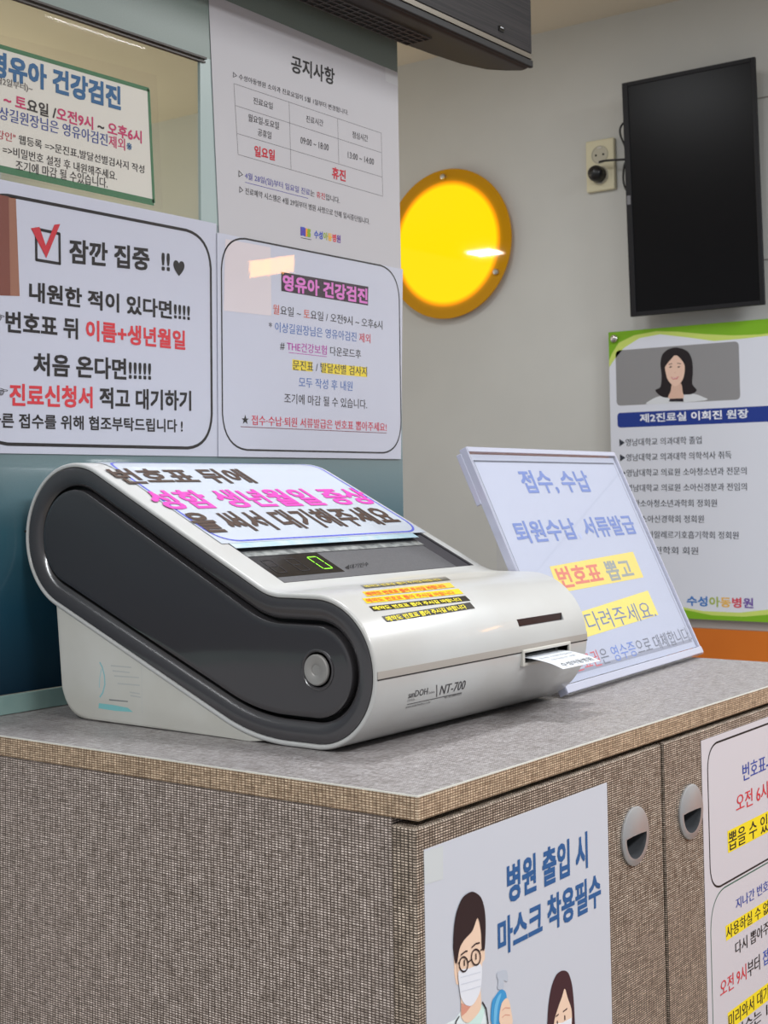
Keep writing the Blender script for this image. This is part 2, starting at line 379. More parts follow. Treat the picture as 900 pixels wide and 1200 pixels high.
def door(x0, x1, hx, hz, holder):
    bm = bmesh.new(); box(bm, (x0, 0, .065), (x1, .0185, DZ), 0, .0008)
    d = build('door', bm, m_weaved, cab, uv=True)
    # round recessed pull
    c = Vector((hx, 0, hz)); R = .0222
    ct = bmesh.new(); lathe(ct, (hx, -.005, hz), (0,1,0), [(R*.9, 0), (R*.9, .018)], 40); ct = build('cut', ct, m_gap)
    md = d.modifiers.new('b', 'BOOLEAN'); md.operation = 'DIFFERENCE'; md.solver = 'EXACT'; md.object = ct
    dg_ = bpy.context.evaluated_depsgraph_get(); dg_.update(); d.data = bpy.data.meshes.new_from_object(d.evaluated_get(dg_)); d.modifiers.clear(); bpy.data.objects.remove(ct)
    bm = bmesh.new(); k = 48; yo = -.0024
    def circ(r, y): return [c + Vector((r*math.cos(2*math.pi*i/k), y, r*math.sin(2*math.pi*i/k))) for i in range(k)]
    outer = circ(R, -.0002); o2 = circ(R, yo+.0008); o3 = circ(R*.95, yo)
    fs = loft(bm, [outer, o2, o3], 0, False, False)
    # front plate with a half-moon opening
    hole = []
    ri = R*.76; zt = .0005
    a0 = math.asin(zt/ri)
    m_ = 24
    for i in range(m_+1):
        a = math.pi - a0 + (math.pi + 2*a0)*i/m_
        hole.append(Vector((c.x+ri*math.cos(a), yo, c.z+ri*math.sin(a))))
    hole.append(Vector((c.x+ri*math.cos(a0)*.4, yo, c.z+zt+.0005))); hole.append(Vector((c.x-ri*math.cos(a0)*.4, yo, c.z+zt+.0005)))
    tri = tessellate_polygon([[p for p in o3], hole[::-1]])
    allp = o3 + hole[::-1]
    vs = [bm.verts.new(p) for p in allp]
    for t in tri: bm.faces.new([vs[i] for i in t])
    # cup behind the opening
    hb = [Vector((c.x+(p.x-c.x)*.93, .0125, c.z+(p.z-c.z)*.93)) for p in hole]
    loft(bm, [hole, hb], 1, False, True)
    bmesh.ops.remove_doubles(bm, verts=bm.verts, dist=1e-6)
    bmesh.ops.recalc_face_normals(bm, faces=bm.faces)
    h = build('recessed_pull', bm, [m_silver, mat('pull_cup', (92,94,98), .4, metal=.5)], d, smooth=True)
    h['label'] = 'round silver pull with a half-moon finger recess'
    return d
hc1 = on(743, 979.5, (0,0,0), (0,1,0)); hc2 = on(808.5, 951, (0,0,0), (0,1,0))
d1 = door(-.0030, XJ0, hc1.x, hc1.z, 0); d1['label'] = 'left door, holding the mask poster'
d2 = door(XJ1, xe, hc2.x, hc2.z, 1); d2['label'] = 'right door, holding the ticket notice'

# ------------------------------------------------------------------ ticket machine
XS, XE = .083, .388
def arc(c, r, a0, a1, n):
    return [(c[0]+r*math.cos(math.radians(a0+(a1-a0)*i/n)), c[1]+r*math.sin(math.radians(a0+(a1-a0)*i/n))) for i in range(n+1)]
def bez(p0, p, p1, n):
    return [((1-t)**2*p0[0]+2*t*(1-t)*p[0]+t*t*p1[0], (1-t)**2*p0[1]+2*t*(1-t)*p[1]+t*t*p1[1]) for t in [i/n for i in range(n+1)]]
C1, R1, C2, R2 = (.4085, .150), .0622, (.149, .0557), .0557
sl = .500; aT = 90+math.degrees(math.atan(sl))          # slope of the upper face
aB = -90+math.degrees(math.atan(.417))
OUT = []
OUT += arc(C2, R2, 270, 90, 40)                          # nose, bottom -> front -> top
tT = (C1[0]+R1*math.cos(math.radians(aT)), C1[1]+R1*math.sin(math.radians(aT)))
yc = tT[0]-(tT[1]-.1114)/sl
OUT = OUT[:-1] + [(C2[0]+.002, .1114)] + bez((yc-.011, .1114), (yc, .1114), (yc+.010, .1114+.010*sl), 10)
nseg = 14
p0 = OUT[-1]
OUT += [(p0[0]+(tT[0]-p0[0])*i/nseg, p0[1]+(tT[1]-p0[1])*i/nseg) for i in range(1, nseg)]
OUT += arc(C1, R1, aT, aB, 44)
tB = OUT[-1]; cB = (.2096, 0)
L_ = Vector((tB[0]-cB[0], tB[1]-cB[1])).normalized()*.034
q0 = (cB[0]+L_.x, cB[1]+L_.y)
OUT += [(tB[0]+(q0[0]-tB[0])*i/8, tB[1]+(q0[1]-tB[1])*i/8) for i in range(1, 8)]
OUT += bez(q0, cB, (cB[0]-.034, 0), 10)
OUT += [(.162, 0)]
OUT = [(y, z+ZT+.0004) for y, z in OUT]                 # (y, z), clockwise seen from -X
def inset(d):
    n = len(OUT); res = []
    for i in range(n):
        a, b = Vector(OUT[i-1]), Vector(OUT[(i+1) % n]); t = (b-a).normalized(); nr = Vector((-t.y, t.x))
        res.append((OUT[i][0]+nr.x*d, OUT[i][1]+nr.y*d))
    return res
# inward side check
_t = inset(.001)
SGN = 1 if abs(sum(_t[i][0]*_t[(i+1) % len(_t)][1]-_t[(i+1) % len(_t)][0]*_t[i][1] for i in range(len(_t)))) < abs(sum(OUT[i][0]*OUT[(i+1) % len(OUT)][1]-OUT[(i+1) % len(OUT)][0]*OUT[i][1] for i in range(len(OUT)))) else -1
def ring(x, d): return [Vector((x, y, z)) for y, z in inset(SGN*d)] if d else [Vector((x, y, z)) for y, z in OUT]
def hit(px, py, off=0.0):
    """where a photograph pixel lands on the machine's extruded upper skin"""
    d = ray(px, py); best = None; n = len(OUT)
    for i in range(n-1):
        a, b = OUT[i], OUT[i+1]; ny, nz = -(b[1]-a[1]), (b[0]-a[0])
        den = d.y*ny+d.z*nz
        if abs(den) < 1e-9: continue
        t = ((a[0]-CAM.y)*ny+(a[1]-CAM.z)*nz)/den; q = CAM+d*t
        s = ((q.y-a[0])*(b[0]-a[0])+(q.z-a[1])*(b[1]-a[1]))/((b[0]-a[0])**2+(b[1]-a[1])**2)
        if -1e-6 <= s <= 1+1e-6 and t > 0 and (best is None or t < best[0]):
            l = math.hypot(ny, nz); best = (t, q, Vector((0, ny/l, nz/l)))
    t, q, nn = best
    if nn.dot(d) > 0: nn = -nn
    return q + nn*off
mc = tag(empty('ticket_machine', (.24, .28, ZT)), 'white and graphite queue ticket dispenser standing on the worktop', 'ticket machine')

sn = Vector((0, -sl, 1)).normalized(); su = Vector((1, 0, 0)); sv = Vector((0, 1, sl)).normalized()   # sloping face axes
SO = Vector((0, tT[0], tT[1]+ZT+.0004))
def slope(px, py): return on(px, py, SO, sn)
wbl, wbr, wtr, wtl = slope(338, 684), slope(552, 661.5), slope(474, 611), slope(252, 629)
RX0, RX1 = (wbl.x+wtl.x)/2, (wbr.x+wtr.x)/2
rs0 = ((wbl-SO).dot(sv)+(wbr-SO).dot(sv))/2; rs1 = ((wtr-SO).dot(sv)+(wtl-SO).dot(sv))/2
RD = .0050
def sp(x, s, k=0): return Vector((x, SO.y, SO.z)) + sv*s + sn*k

bm = bmesh.new()
loft(bm, [ring(XS+.0125, .0042), ring(XS+.0016, .0040), ring(XS+.0003, .0032), ring(XS, .0022), ring(XS+.0002, .0010), ring(XS+.0010, .0002), ring(XS+.0020, 0),
          ring(XE-.002, 0), ring(XE-.0010, .0002), ring(XE-.0003, .0010), ring(XE, .0022), ring(XE-.0003, .0032), ring(XE-.0016, .0040), ring(XE-.0125, .0042)])
bmesh.ops.recalc_face_normals(bm, faces=bm.faces)
shell = build('body_shell', bm, [m_white], mc)
def cutter(fn):
    b = bmesh.new(); fn(b); bmesh.ops.recalc_face_normals(b, faces=b.faces)
    return build('cut', b, [m_white])
cuts = [cutter(lambda b: obox(b, sp(RX0, rs0, -RD), su, sv, sn, RX1-RX0, rs1-rs0, .05))]
# ticket mouth in the nose
ts0, ts1 = hit(613, 771), hit(665, 758)
tz = (ts0.z+ts1.z)/2
cuts.append(cutter(lambda b: box(b, (ts0.x, .05, tz-.0055), (ts1.x, .13, tz+.0035))))
sl0, sl1 = hit(607.5, 731.5), hit(659, 721)
sz = (sl0.z+sl1.z)/2
sy = min(sl0.y, sl1.y)
cuts.append(cutter(lambda b: box(b, (sl0.x, sy-.02, sz-.0030), (sl1.x, sy+.008, sz+.0030))))
for c in cuts:
    md = shell.modifiers.new('b', 'BOOLEAN'); md.operation = 'DIFFERENCE'; md.solver = 'EXACT'; md.object = c
dg = bpy.context.evaluated_depsgraph_get(); dg.update()
me = bpy.data.meshes.new_from_object(shell.evaluated_get(dg)); shell.modifiers.clear(); shell.data = me
for c in cuts: bpy.data.objects.remove(c)
for p_ in me.polygons: p_.use_smooth = True
me.set_sharp_from_angle(angle=math.radians(38))

def side(xs, sg):
    bm = bmesh.new()
    loft(bm, [ring(xs+sg*.0020, .0041), ring(xs+sg*.0008, .0043), ring(xs+sg*.0003, .0065), ring(xs+sg*.0003, .0110), ring(xs+sg*.0012, .0150), ring(xs+sg*.0030, .0178), ring(xs+sg*.0042, .0190), ], 0, False, False)
    loft(bm, [ring(xs+sg*.0042, .0190), ring(xs+sg*.0110, .0191), ring(xs+sg*.0112, .0230)], 1, False, False)  # groove sides and floor coloured black, standing in for shade in the gap
    bmesh.ops.recalc_face_normals(bm, faces=bm.faces); build('side_trim', bm, [m_ring, m_gap], mc, smooth=True)
    bm = bmesh.new()
    loft(bm, [ring(xs+sg*.0108, .0224), ring(xs+sg*.0025, .0223), ring(xs+sg*.0013, .0227), ring(xs+sg*.0009, .0236), ring(xs+sg*.0006, .0270)], 0, False, True)
    bmesh.ops.recalc_face_normals(bm, faces=bm.faces); sp_ = build('side_cover', bm, m_panel, mc, smooth=True)
    sp_['label'] = 'glossy dark grey inner side cover'
    c = Vector((xs+sg*.0006, .1470, ZT+.0577))
    bm = bmesh.new(); lathe(bm, c, (-sg, 0, 0), [(.0150, 0), (.0150, .0007), (.0140, .0010), (.0127, .0002), (.0124, -.0004)], 40); b1 = build('button_ring', bm, m_ring, mc, smooth=True)
    bm = bmesh.new(); lathe(bm, c, (-sg, 0, 0), [(.0112, -.002), (.0112, .0018), (.0104, .0026), (.0046, .0024), (.0040, .0020), (.0040, .0017)], 40); b2 = build('lock_button', bm, mat('button_grey', (142,140,137), .4, metal=.2), mc, smooth=True); b2['label'] = 'round silver button'
side(XS, 1); side(XE, -1)
# base block under the raised rear
def base_prof():
    p = [(.4345, .0965), (.4275, .028)] + bez((.4270, .024), (.4215, 0), (.3930, 0), 8) + [(.215, 0)]
    low = [q for q in inset(SGN*.0022) if .186 < q[0] < .433 and q[1]-ZT < .096]
    return p + [(y, max(z-ZT, .0004)) for y, z in sorted(low)]
bm = bmesh.new()
BP = [(y, z+ZT+.0002) for y, z in base_prof()]
cx_ = sum(p[0] for p in BP)/len(BP); cz_ = sum(p[1] for p in BP)/len(BP)
def bring(x, d): return [Vector((x, y-(d if y > .39 else 0), z+(d if z < ZT+.02 and y > .3 else 0))) for y, z in BP]
loft(bm, [bring(XS+.0020, .0035), bring(XS+.0025, .0015), bring(XS+.0045, 0), bring(XE-.004, 0), bring(XE-.002, .003)])
bmesh.ops.recalc_face_normals(bm, faces=bm.faces); base = build('base', bm, m_base, mc, smooth=True)
bm = bmesh.new(); box(bm, (XS-.0002, .4690, ZT+.1540), (XE, .4711, ZT+.1560)); build('rear_parting', bm, m_gap, mc)
# parting groove round the nose
def nose_strip(z0, z1, off, x0, x1, n=4):
    b = bmesh.new(); rows = []
    for i in range(n+1):
        z = z0+(z1-z0)*i/n; dz = z-(C2[1]+ZT+.0004); y = C2[0]-math.sqrt((R2+off)**2-dz*dz); rows.append((y, z))
    A = [[b.verts.new((x, y, z)) for y, z in rows] for x in (x0, x1)]
    for i in range(n): b.faces.new((A[0][i], A[1][i], A[1][i+1], A[0][i+1]))
    B = [[b.verts.new((x, y+.002, z)) for y, z in (rows[0], rows[-1])] for x in (x0, x1)]
    b.faces.new((A[0][0], B[0][0], B[1][0], A[1][0])); b.faces.new((A[0][-1], A[1][-1], B[1][1], B[0][1]))
    bmesh.ops.recalc_face_normals(b, faces=b.faces); return b
g0 = hit(470, 793.5); zg = g0.z
zl = (hit(470, 794).z+hit(690, 747.4).z)/2
build('parting_band', nose_strip(zl+.0003, zl+.0055, .00025, XS+.001, XE-.0008), m_greyband, mc)['label'] = 'grey band along the joint of the shell'
build('parting_line', nose_strip(zl-.0006, zl+.0003, .0003, XS+.001, XE-.0008, 1), m_gap, mc)
# ticket mouth frame and a black block coloured as the shade inside
bm = bmesh.new()
yn = hit(640, 765).y
x0, x1 = ts0.x, ts1.x
for a, b in (((x0-.0025, yn-.0022, tz+.0030), (x1+.0025, yn+.010, tz+.0056)), ((x0-.0025, yn-.0012, tz-.0078), (x1+.0025, yn+.010, tz-.0052)), ((x0-.0030, yn-.0020, tz-.0078), (x0, yn+.010, tz+.0056)), ((x1, yn-.0020, tz-.0078), (x1+.0030, yn+.010, tz+.0056))): box(bm, a, b, 0, .0006)
build('ticket_mouth', bm, m_base, mc)
bm = bmesh.new(); box(bm, (x0+.0002, yn+.012, tz-.005), (x1-.0002, yn+.03, tz+.0032)); build('mouth_dark_block', bm, m_gap, mc)
bm = bmesh.new(); box(bm, (sl0.x+.0002, sy+.0012, sz-.0029), (sl1.x-.0002, sy+.0078, sz+.0029)); build('sensor_window', bm, mat('sensor_black', (20,16,26), .15), mc)
# recessed number display
m_disp = noisy('display_grey', (92,92,95), (84,84,87), 500, .4)
bm = bmesh.new(); t_ = .0006
obox(bm, sp(RX0, rs0, -RD+.0002), su, sv, sn, RX1-RX0, rs1-rs0, .0006, 0)
fs_ = loft(bm, [[sp(RX1-.0005, l_, -.0004), sp(RX1-.016, l_, -RD+.0009), sp(RX1-.0005, l_, -RD+.0009)] for l_ in (rs0+.0008, rs1-.0008)], 1); bmesh.ops.recalc_face_normals(bm, faces=fs_)
for o_, du, dv in ((sp(RX0, rs0, -RD+.0004), t_, rs1-rs0), (sp(RX1-.0035, rs0, -RD+.0004), .0035, rs1-rs0), (sp(RX0, rs1-t_, -RD+.0004), RX1-RX0, t_), (sp(RX0, rs0, -RD+.0004), RX1-RX0, t_)):
    obox(bm, o_, su, sv, sn, du, dv, RD-.0003, 1)
disp = build('display_bezel', bm, [m_disp, mat('bezel_dark', (56,54,58), .6, spec=.2)], mc)
DSO = sp(0, 0, -RD+.0010)
ds = Sheet(DSO, su, sv, sn)
q = [(287, 655), (367, 646.5), (405, 668.5), (330, 677)]
uvq = [ds.uv(p) for p in q]
u0 = (uvq[0][0]+uvq[3][0])/2; u1 = (uvq[1][0]+uvq[2][0])/2; v1 = (uvq[0][1]+uvq[1][1])/2; v0 = (uvq[2][1]+uvq[3][1])/2
u0 = max(u0, RX0+.003)
ds.base([(u0, v1), (u1, v1), (u1, v0), (u0, v0)], mat('led_window', (24,23,25), .12), .0004)
dh = v1-v0; dw = (u1-u0)/3
m_on = mat('led_on', (120,200,40), .4, emit=(140,225,60), estr=1.1); m_off = mat('led_off', (38,36,38), .3)
for k in range(3):
    cx = u0+dw*(k+.5); cy = (v0+v1)/2; hw, hh, t2 = dw*.24, dh*.33, .0011
    for s_, (a, b) in enumerate((((-hw,hh),(hw,hh)), ((-hw,-hh),(hw,-hh)), ((-hw,0),(-hw,hh)), ((hw,0),(hw,hh)), ((-hw,0),(-hw,-hh)), ((hw,0),(hw,-hh)), ((-hw,0),(hw,0)))):
        a = Vector((cx+a[0]*.86, cy+a[1]*.92)); b = Vector((cx+b[0]*.86, cy+b[1]*.92)); d_ = (b-a).normalized(); n_ = Vector((-d_.y, d_.x))*t2/2
        a += d_*.0006; b -= d_*.0006
        ds.polyuv([a+n_, b+n_, b-n_, a-n_], None, 1.5, m_on if (k == 2 and s_ != 6) else m_off)
ds.text('◀대기인수', (404, 668), (432, 663.5), h=5.5, rgb=(34,32,34), k=1)
o_ = ds.done('number_display', disp); o_['label'] = 'three-digit display showing a green 0'

# yellow and black stickers on the shoulder
YEL = (232,198,40)
stick = [((428,690),(528,680),4.0,(60,56,40),(200,180,80)), ((430,699.5),(533,688.5),5.5,YEL,(214,96,40)), ((430,707.5),(543,696),5.8,YEL,(214,96,40)),
         ((438,716.5),(551,704),5.6,(34,32,30),(222,206,60)), ((453,729.5),(556.5,713),7.0,(34,32,30),(222,206,60))]
for bl, br, h, bg, fg in stick:
    D = Draw(); o1, o2 = .0003, .00045
    A = [hit(*bl, o1), hit(*br, o1), hit(br[0]-6, br[1]-h, o1), hit(bl[0]-6, bl[1]-h, o1)]
    D.face(A, mat('sticker_%d_%d' % (bg[0], bg[1]), bg, .25, coat=.6))
    BLp, BRp, TLp = hit(bl[0]+1.5, bl[1]-.7, o2), hit(br[0]-9, br[1]+.6, o2), hit(bl[0]-3, bl[1]-h+.7, o2)
    D.write([('예약도 번호표 뽑아 주시길 바랍니다', fg)], BLp, BRp, TLp, .02)
    D.done('warning_sticker', mc)['label'] = ('yellow strip with orange writing' if bg == YEL else 'black strip with yellow writing')
# maker's lettering on the lower nose
D = Draw(); g_ = (70,68,70)
def nose_text(t, bl, br, tl, bold=.01, c=g_):
    D.write([(t, c)], hit(*bl, .0003), hit(*br, .0003), hit(*tl, .0003), bold)
nose_text('sınDOH', (478,818.5), (500.5,813.5), (479,810.5), .01)
nose_text('Techno', (501.5,813.4), (509,811.7), (501.7,810.6), 0)
nose_text('|', (511,816.5), (512,816.3), (511,802.5), 0)
nose_text('NT-700', (514.5,814.5), (544,807.5), (517,803), .012)
nose_text('신도테크노', (477,822.5), (486,820.5), (477.2,819.8), 0)
nose_text('www.sindohtechno.co.kr', (475,830), (504,823.5), (475.2,827.5), 0)
nose_text('TEL 02-2688-0370', (520,818.5), (540.5,814), (520.2,816), 0)
D.face([hit(477,825.8,.0003), hit(541,811.8,.0003), hit(541,811.2,.0003), hit(477,825.2,.0003)], ink(g_))
D.done('lettering', mc)
# worn label on the base side
bsx = XS+.0021
sb = Sheet((bsx, 0, 0), (0,-1,0), (0,0,1), (-1,0,0))
sb.base([sb.uv(p) for p in ((113,772),(166.5,779),(167,838),(113,831))], mat('worn_film', (208,208,202), .3, coat=.2), .0002)
TEAL = (120,180,182)
sb.poly([(116,824),(132,826),(150,829.5),(156,834.5),(135,833),(115.5,830)], TEAL)
sb.line([(117,776),(120,782),(122.5,792),(123,802),(120.5,812),(117,817)], .0014, (130,180,186))
sb.line([(119,784),(117,795),(116.5,806)], .0009, (150,190,194))
for k, (x, y, w_) in enumerate(((130,780,24),(132,786,20),(134,792,29),(138,801,26),(152,811,12),(153,815,12),(128,820,22))):
    sb.poly([(x,y-.8),(x+w_,y+1.4),(x+w_,y+2.8),(x,y+.9)], (172,174,172) if k != 6 else (120,122,122))
sb.line([(166,779),(166.3,836)], .0004, (180,182,180))
sb.done('worn_label', base)['label'] = 'worn clear label with a teal stripe'

# hand-made notice taped over the sloping top
tk = Draw(); m_not = mat('notice_paper', (176,183,193), .4, coat=.4, coat_rough=.05)
nx0 = slope(247,629).x; nx1 = slope(479,612).x
s_bot = (slope(276,637)-SO).dot(sv); 
prof = []
for a in range(0, 5):                                     # over the crown
    an = math.radians(aT-24+24*a/4); r_ = R1+.0006
    prof.append(Vector((0, C1[0]+r_*math.cos(an), C1[1]+ZT+.0004+r_*math.sin(an))))
for i in range(1, 9): prof.append(sp(0, s_bot*i/8, .0006))
Lw = sum((prof[i+1]-prof[i]).length for i in range(len(prof)-1))
def nrow(x): return [Vector((x, p.y, p.z)) for p in prof]
def nat(x, l, off=0):
    for i in range(len(prof)-1):
        dl = (prof[i+1]-prof[i]).length
        if l <= dl or i == len(prof)-2:
            d_ = (prof[i+1]-prof[i]).normalized(); n_ = Vector((0, -d_.z, d_.y)); n_ = n_ if n_.z > 0 else -n_
            q_ = prof[i]+d_*l+n_*off; return Vector((x, q_.y, q_.z))
        l -= dl
xs_ = [nx0+(nx1-nx0)*i/8 for i in range(9)]
ls = [Lw*i/24 for i in range(25)]
G = [[tk.bm.verts.new(nat(x, l)) for l in ls] for x in xs_]
im = tk.mi(m_not)
for i in range(8):
    for jx in range(24): f = tk.bm.faces.new((G[i][jx], G[i][jx+1], G[i+1][jx+1], G[i+1][jx])); f.material_index = im
def nline(pts, wd, rgb):
    Q = [Vector(p) for p in pts]; n = len(Q)
    for i in range(n):
        a, b = Q[i], Q[(i+1) % n]; d_ = (b-a).normalized(); nn = Vector((-d_.y, d_.x))*wd/2; e_ = d_*wd*.3
        tk.face([nat(p.x, p.y, .0002) for p in (a+nn-e_, b+nn+e_, b-nn+e_, a-nn-e_)], ink(rgb))
rp = round_poly([(nx0+.003, .004), (nx1-.003, .004), (nx1-.003, Lw-.003), (nx0+.003, Lw-.003)], .022, 8)
dense = []
for i in range(len(rp)):
    a, b = rp[i], rp[(i+1) % len(rp)]; k = max(1, int((b-a).length/.008)); dense += [a+(b-a)*t/k for t in range(k)]
nline(dense, .0023, (92,98,190))
BRN = (70,54,46); MAG = (196,66,160)
def ntext(t, bl, br, tl, c):
    o1 = .0011
    a, b, c_ = slope(*bl)+sn*o1, slope(*br)+sn*o1, slope(*tl)+sn*o1
    b = Vector((b.x, a.y, a.z)); c_ = Vector((a.x, c_.y, c_.z))
    tk.write([(t, c)], a, b, c_, .022)
ntext('번호표 뒤에', (147,568.5), (301,566), (127,550), BRN)
ntext('성함 생년월일 증상', (193,598.5), (433,584), (168,576), MAG)
ntext('을 써서 대기해주세요', (243,626), (463,608), (209,602), BRN)
tag(tk.done('taped_notice'), 'white notice with brown and pink writing taped over the sloping top of the ticket machine', 'notice')
# clear tape along its lower edge
bm = bmesh.new()
ta, tb = s_bot+.0005, s_bot-.0080
obox(bm, sp(RX0+.001, tb, .0002), su, sv, sn, RX1-RX0-.016, ta-tb, .0002, 0)
obox(bm, sp(RX0+.001, tb-.0075, -RD+.0012), su, sv, sn, RX1-RX0-.015, .0075, .0002, 1)  # silver-grey strip below the light blue tape
tp = tag(build('adhesive_tape', bm, [noisy('tape', (160,190,204), (186,200,206), 60, .2, coat=.5), noisy('tape_silver_grey', (112,114,114), (160,162,160), 130, .2, coat=.5)]), 'strip of shiny tape under the notice on the ticket machine', 'tape')

# printed ticket coming out of the mouth
tx0, tx1 = x0+.004, x1-.0055
pth = [Vector((0, yn+.011, tz-.0012)), Vector((0, yn-.004, tz-.0016)), Vector((0, yn-.014, tz-.0028)), Vector((0, yn-.025, tz-.0050)), Vector((0, yn-.0345, tz-.0082))]
pt = catmull(pth, 4); D = Draw(); mt = mat('ticket_paper', (190,194,200), .6); i_ = D.mi(mt)
A = [[D.bm.verts.new((x, p.y, p.z)) for p in pt] for x in (tx0, tx1)]; B = [[D.bm.verts.new((x, p.y, p.z-.0001)) for p in pt] for x in (tx0, tx1)]
for k in range(len(pt)-1):
    D.bm.faces.new((A[0][k], A[0][k+1], A[1][k+1], A[1][k])); D.bm.faces.new((B[0][k], B[1][k], B[1][k+1], B[0][k+1]))
def tq(fx, l):
    l *= len(pt)-1; k = min(int(l), len(pt)-2); p = pt[k]+(pt[k+1]-pt[k])*(l-k); return Vector((tx0+(tx1-tx0)*fx, p.y, p.z+.0003))
D.write([('수성아동병원', (70,72,74))], tq(.12,.93), tq(.92,.93), tq(.12,.77), 0)
D.write([('대기인수 0명', (120,122,124))], tq(.2,.60), tq(.8,.60), tq(.2,.54), 0)
D.write([('잠시만 기다려 주십시오', (110,112,114))], tq(.08,.44), tq(.92,.44), tq(.08,.36), 0)
tag(D.done('paper_ticket'), 'white paper ticket sticking out of the ticket machine mouth', 'ticket')

# ------------------------------------------------------------------ acrylic sign on the worktop
SL, SR = on(665.5, 820, (0,0,ZT), (0,0,1)), on(826, 770, (0,0,ZT), (0,0,1))
SL += (SR-SL).normalized()*.003; gu = (SR-SL).normalized(); gb = Vector((-gu.y, gu.x, 0)); ta_ = math.radians(24)
gv = (Vector((0,0,1))*math.cos(ta_)+gb*math.sin(ta_)).normalized(); gn = gu.cross(gv)
SW, SH = (SR-SL).length, .246
gn = -gn if gn.dot(CAM-SL) < 0 else gn
BO = SL + Vector((0,0,.0005)) 
st = tag(empty('sign_holder', (SL+SR)/2), 'clear slanted acrylic sign holder standing on the worktop right of the ticket machine', 'sign holder')
def gbox(u0_, v0_, n0, du, dv, dn, bev=.0006):
    b = bmesh.new(); obox(b, BO+gu*u0_+gv*v0_+gn*n0, gu, gv, gn, du, dv, dn, 0, bev); return b
build('front_sheet', gbox(0, .0025, -.0025, SW, SH-.0025, .0025), m_acryl, st)
build('back_sheet', gbox(0, .0055, -.0075, SW, SH-.0055, .0025), m_acryl, st)
m_edge = mat('acrylic_edge', (172,174,192), .12, coat=.5)
b = gbox(-.0002, .004, -.0078, .0030, SH-.004, .0078, .0004); build('side_edge', b, m_edge, st)
b = gbox(SW-.0028, .004, -.0078, .0030, SH-.004, .0078, .0004); build('side_edge', b, m_edge, st)
b = gbox(.002, SH-.0045, -.0078, SW-.004, .0050, .0078, .0004); build('top_edge', b, m_edge, st)
b = gbox(0, .0045, -.0078, SW, .0075, .0090, .0008); build('bottom_lip', b, m_edge, st)
bm = bmesh.new()   # foot running back under the sign, and the two rear gussets
obox(bm, BO+gb*.006+gu*.008, gu, gb, Vector((0,0,1)), SW-.008, .075, .003, 0, .0008); build('foot', bm, m_acryl, st)
for uu in (.012, SW-.016):
    bm = bmesh.new(); P_ = [BO+gu*uu+gb*.010+Vector((0,0,.003)), BO+gu*uu+gb*.075+Vector((0,0,.003)), BO+gu*uu+gv*.16-gn*.0078+gb*.004]
    loft(bm, [P_, [p+gu*.003 for p in P_]]); bmesh.ops.recalc_face_normals(bm, faces=bm.faces); build('gusset', bm, m_acryl, st)
bm = bmesh.new(); obox(bm, BO+gv*(SH-.055)-gn*.0128-gu*.0006, gu, gv, gn, .0028, .052, .006, 0, .001); build('hanging_tab', bm, m_edge, st)
sg = Sheet(BO-gn*.0029, gu, gv, gn)
sg.base([(.004, SH-.006), (SW-.004, SH-.006), (SW-.004, .013), (.004, .013)], mat('sign_paper', (178,184,200), .5), .0003)
LB = (108,130,188); GB = (104,120,160); GRY = (112,116,128)
sg.text('접수, 수납', (617,579.5), (695,576), tl=(612.5,551), rgb=LB, bold=.018, level=True)
sg.text([('퇴원수납', LB), (', ', (176,186,214)), ('서류발급', LB)], (609,639), (746,622), tl=(603,611), bold=.018, level=True)
sg.poly([(644,664), (741.6,646.5), (754,676.5), (655,695)], (232,208,104))
sg.text([('번호표', (216,120,100)), (' ', LB), ('뽑고', (150,156,150))], (659,690), (743,672.5), tl=(650,665), bold=.02, level=True)
sg.poly([(662,723), (759,692), (771.5,720.5), (674,751)], (232,214,104))
sg.text('기다려주세요.', (674,745), (768,718.5), tl=(665,722), rgb=GB, bold=0, level=True)
sg.text([('진료권', (206,96,106)), ('은 ', GRY), ('영수증', (110,136,200)), ('으로 대체합니다.', GRY)], (676,788), (809,744), tl=(671,768), bold=0, level=True)
sg.line([(.010, .020), (.010, SH-.013)], .0008, (80,82,96), raw=True); sg.line([(SW-.010, .020), (SW-.010, SH-.013)], .0008, (90,92,104), raw=True)
sg.line([(.0095, SH-.013), (SW-.0095, SH-.013)], .0018, (86,90,104), raw=True); sg.line([(.0095, .021), (SW-.0095, .021)], .0036, (146,150,164), raw=True)
sg.polyuv([(.008,.0225),(.030,.0225),(.030,.0180),(.008,.0180)], (40,40,48), 2)
for dx, dy in ((628,592),(597,596),(601,590),(735,738),(728,731),(760,742)): sg.oval((dx,dy), .0007, .0005, (160,164,176), 1, n=8)
tag(sg.done('sign_sheet'), 'white printed sheet with blue, yellow and red Korean text inside the slanted acrylic holder', 'sign')

# ------------------------------------------------------------------ notices on the glass
gV, gN, gU = (0,0,1), (0,-1,0), (1,0,0)
def gs(off): return Sheet((0, YG-off, 0), gU, gV, gN)
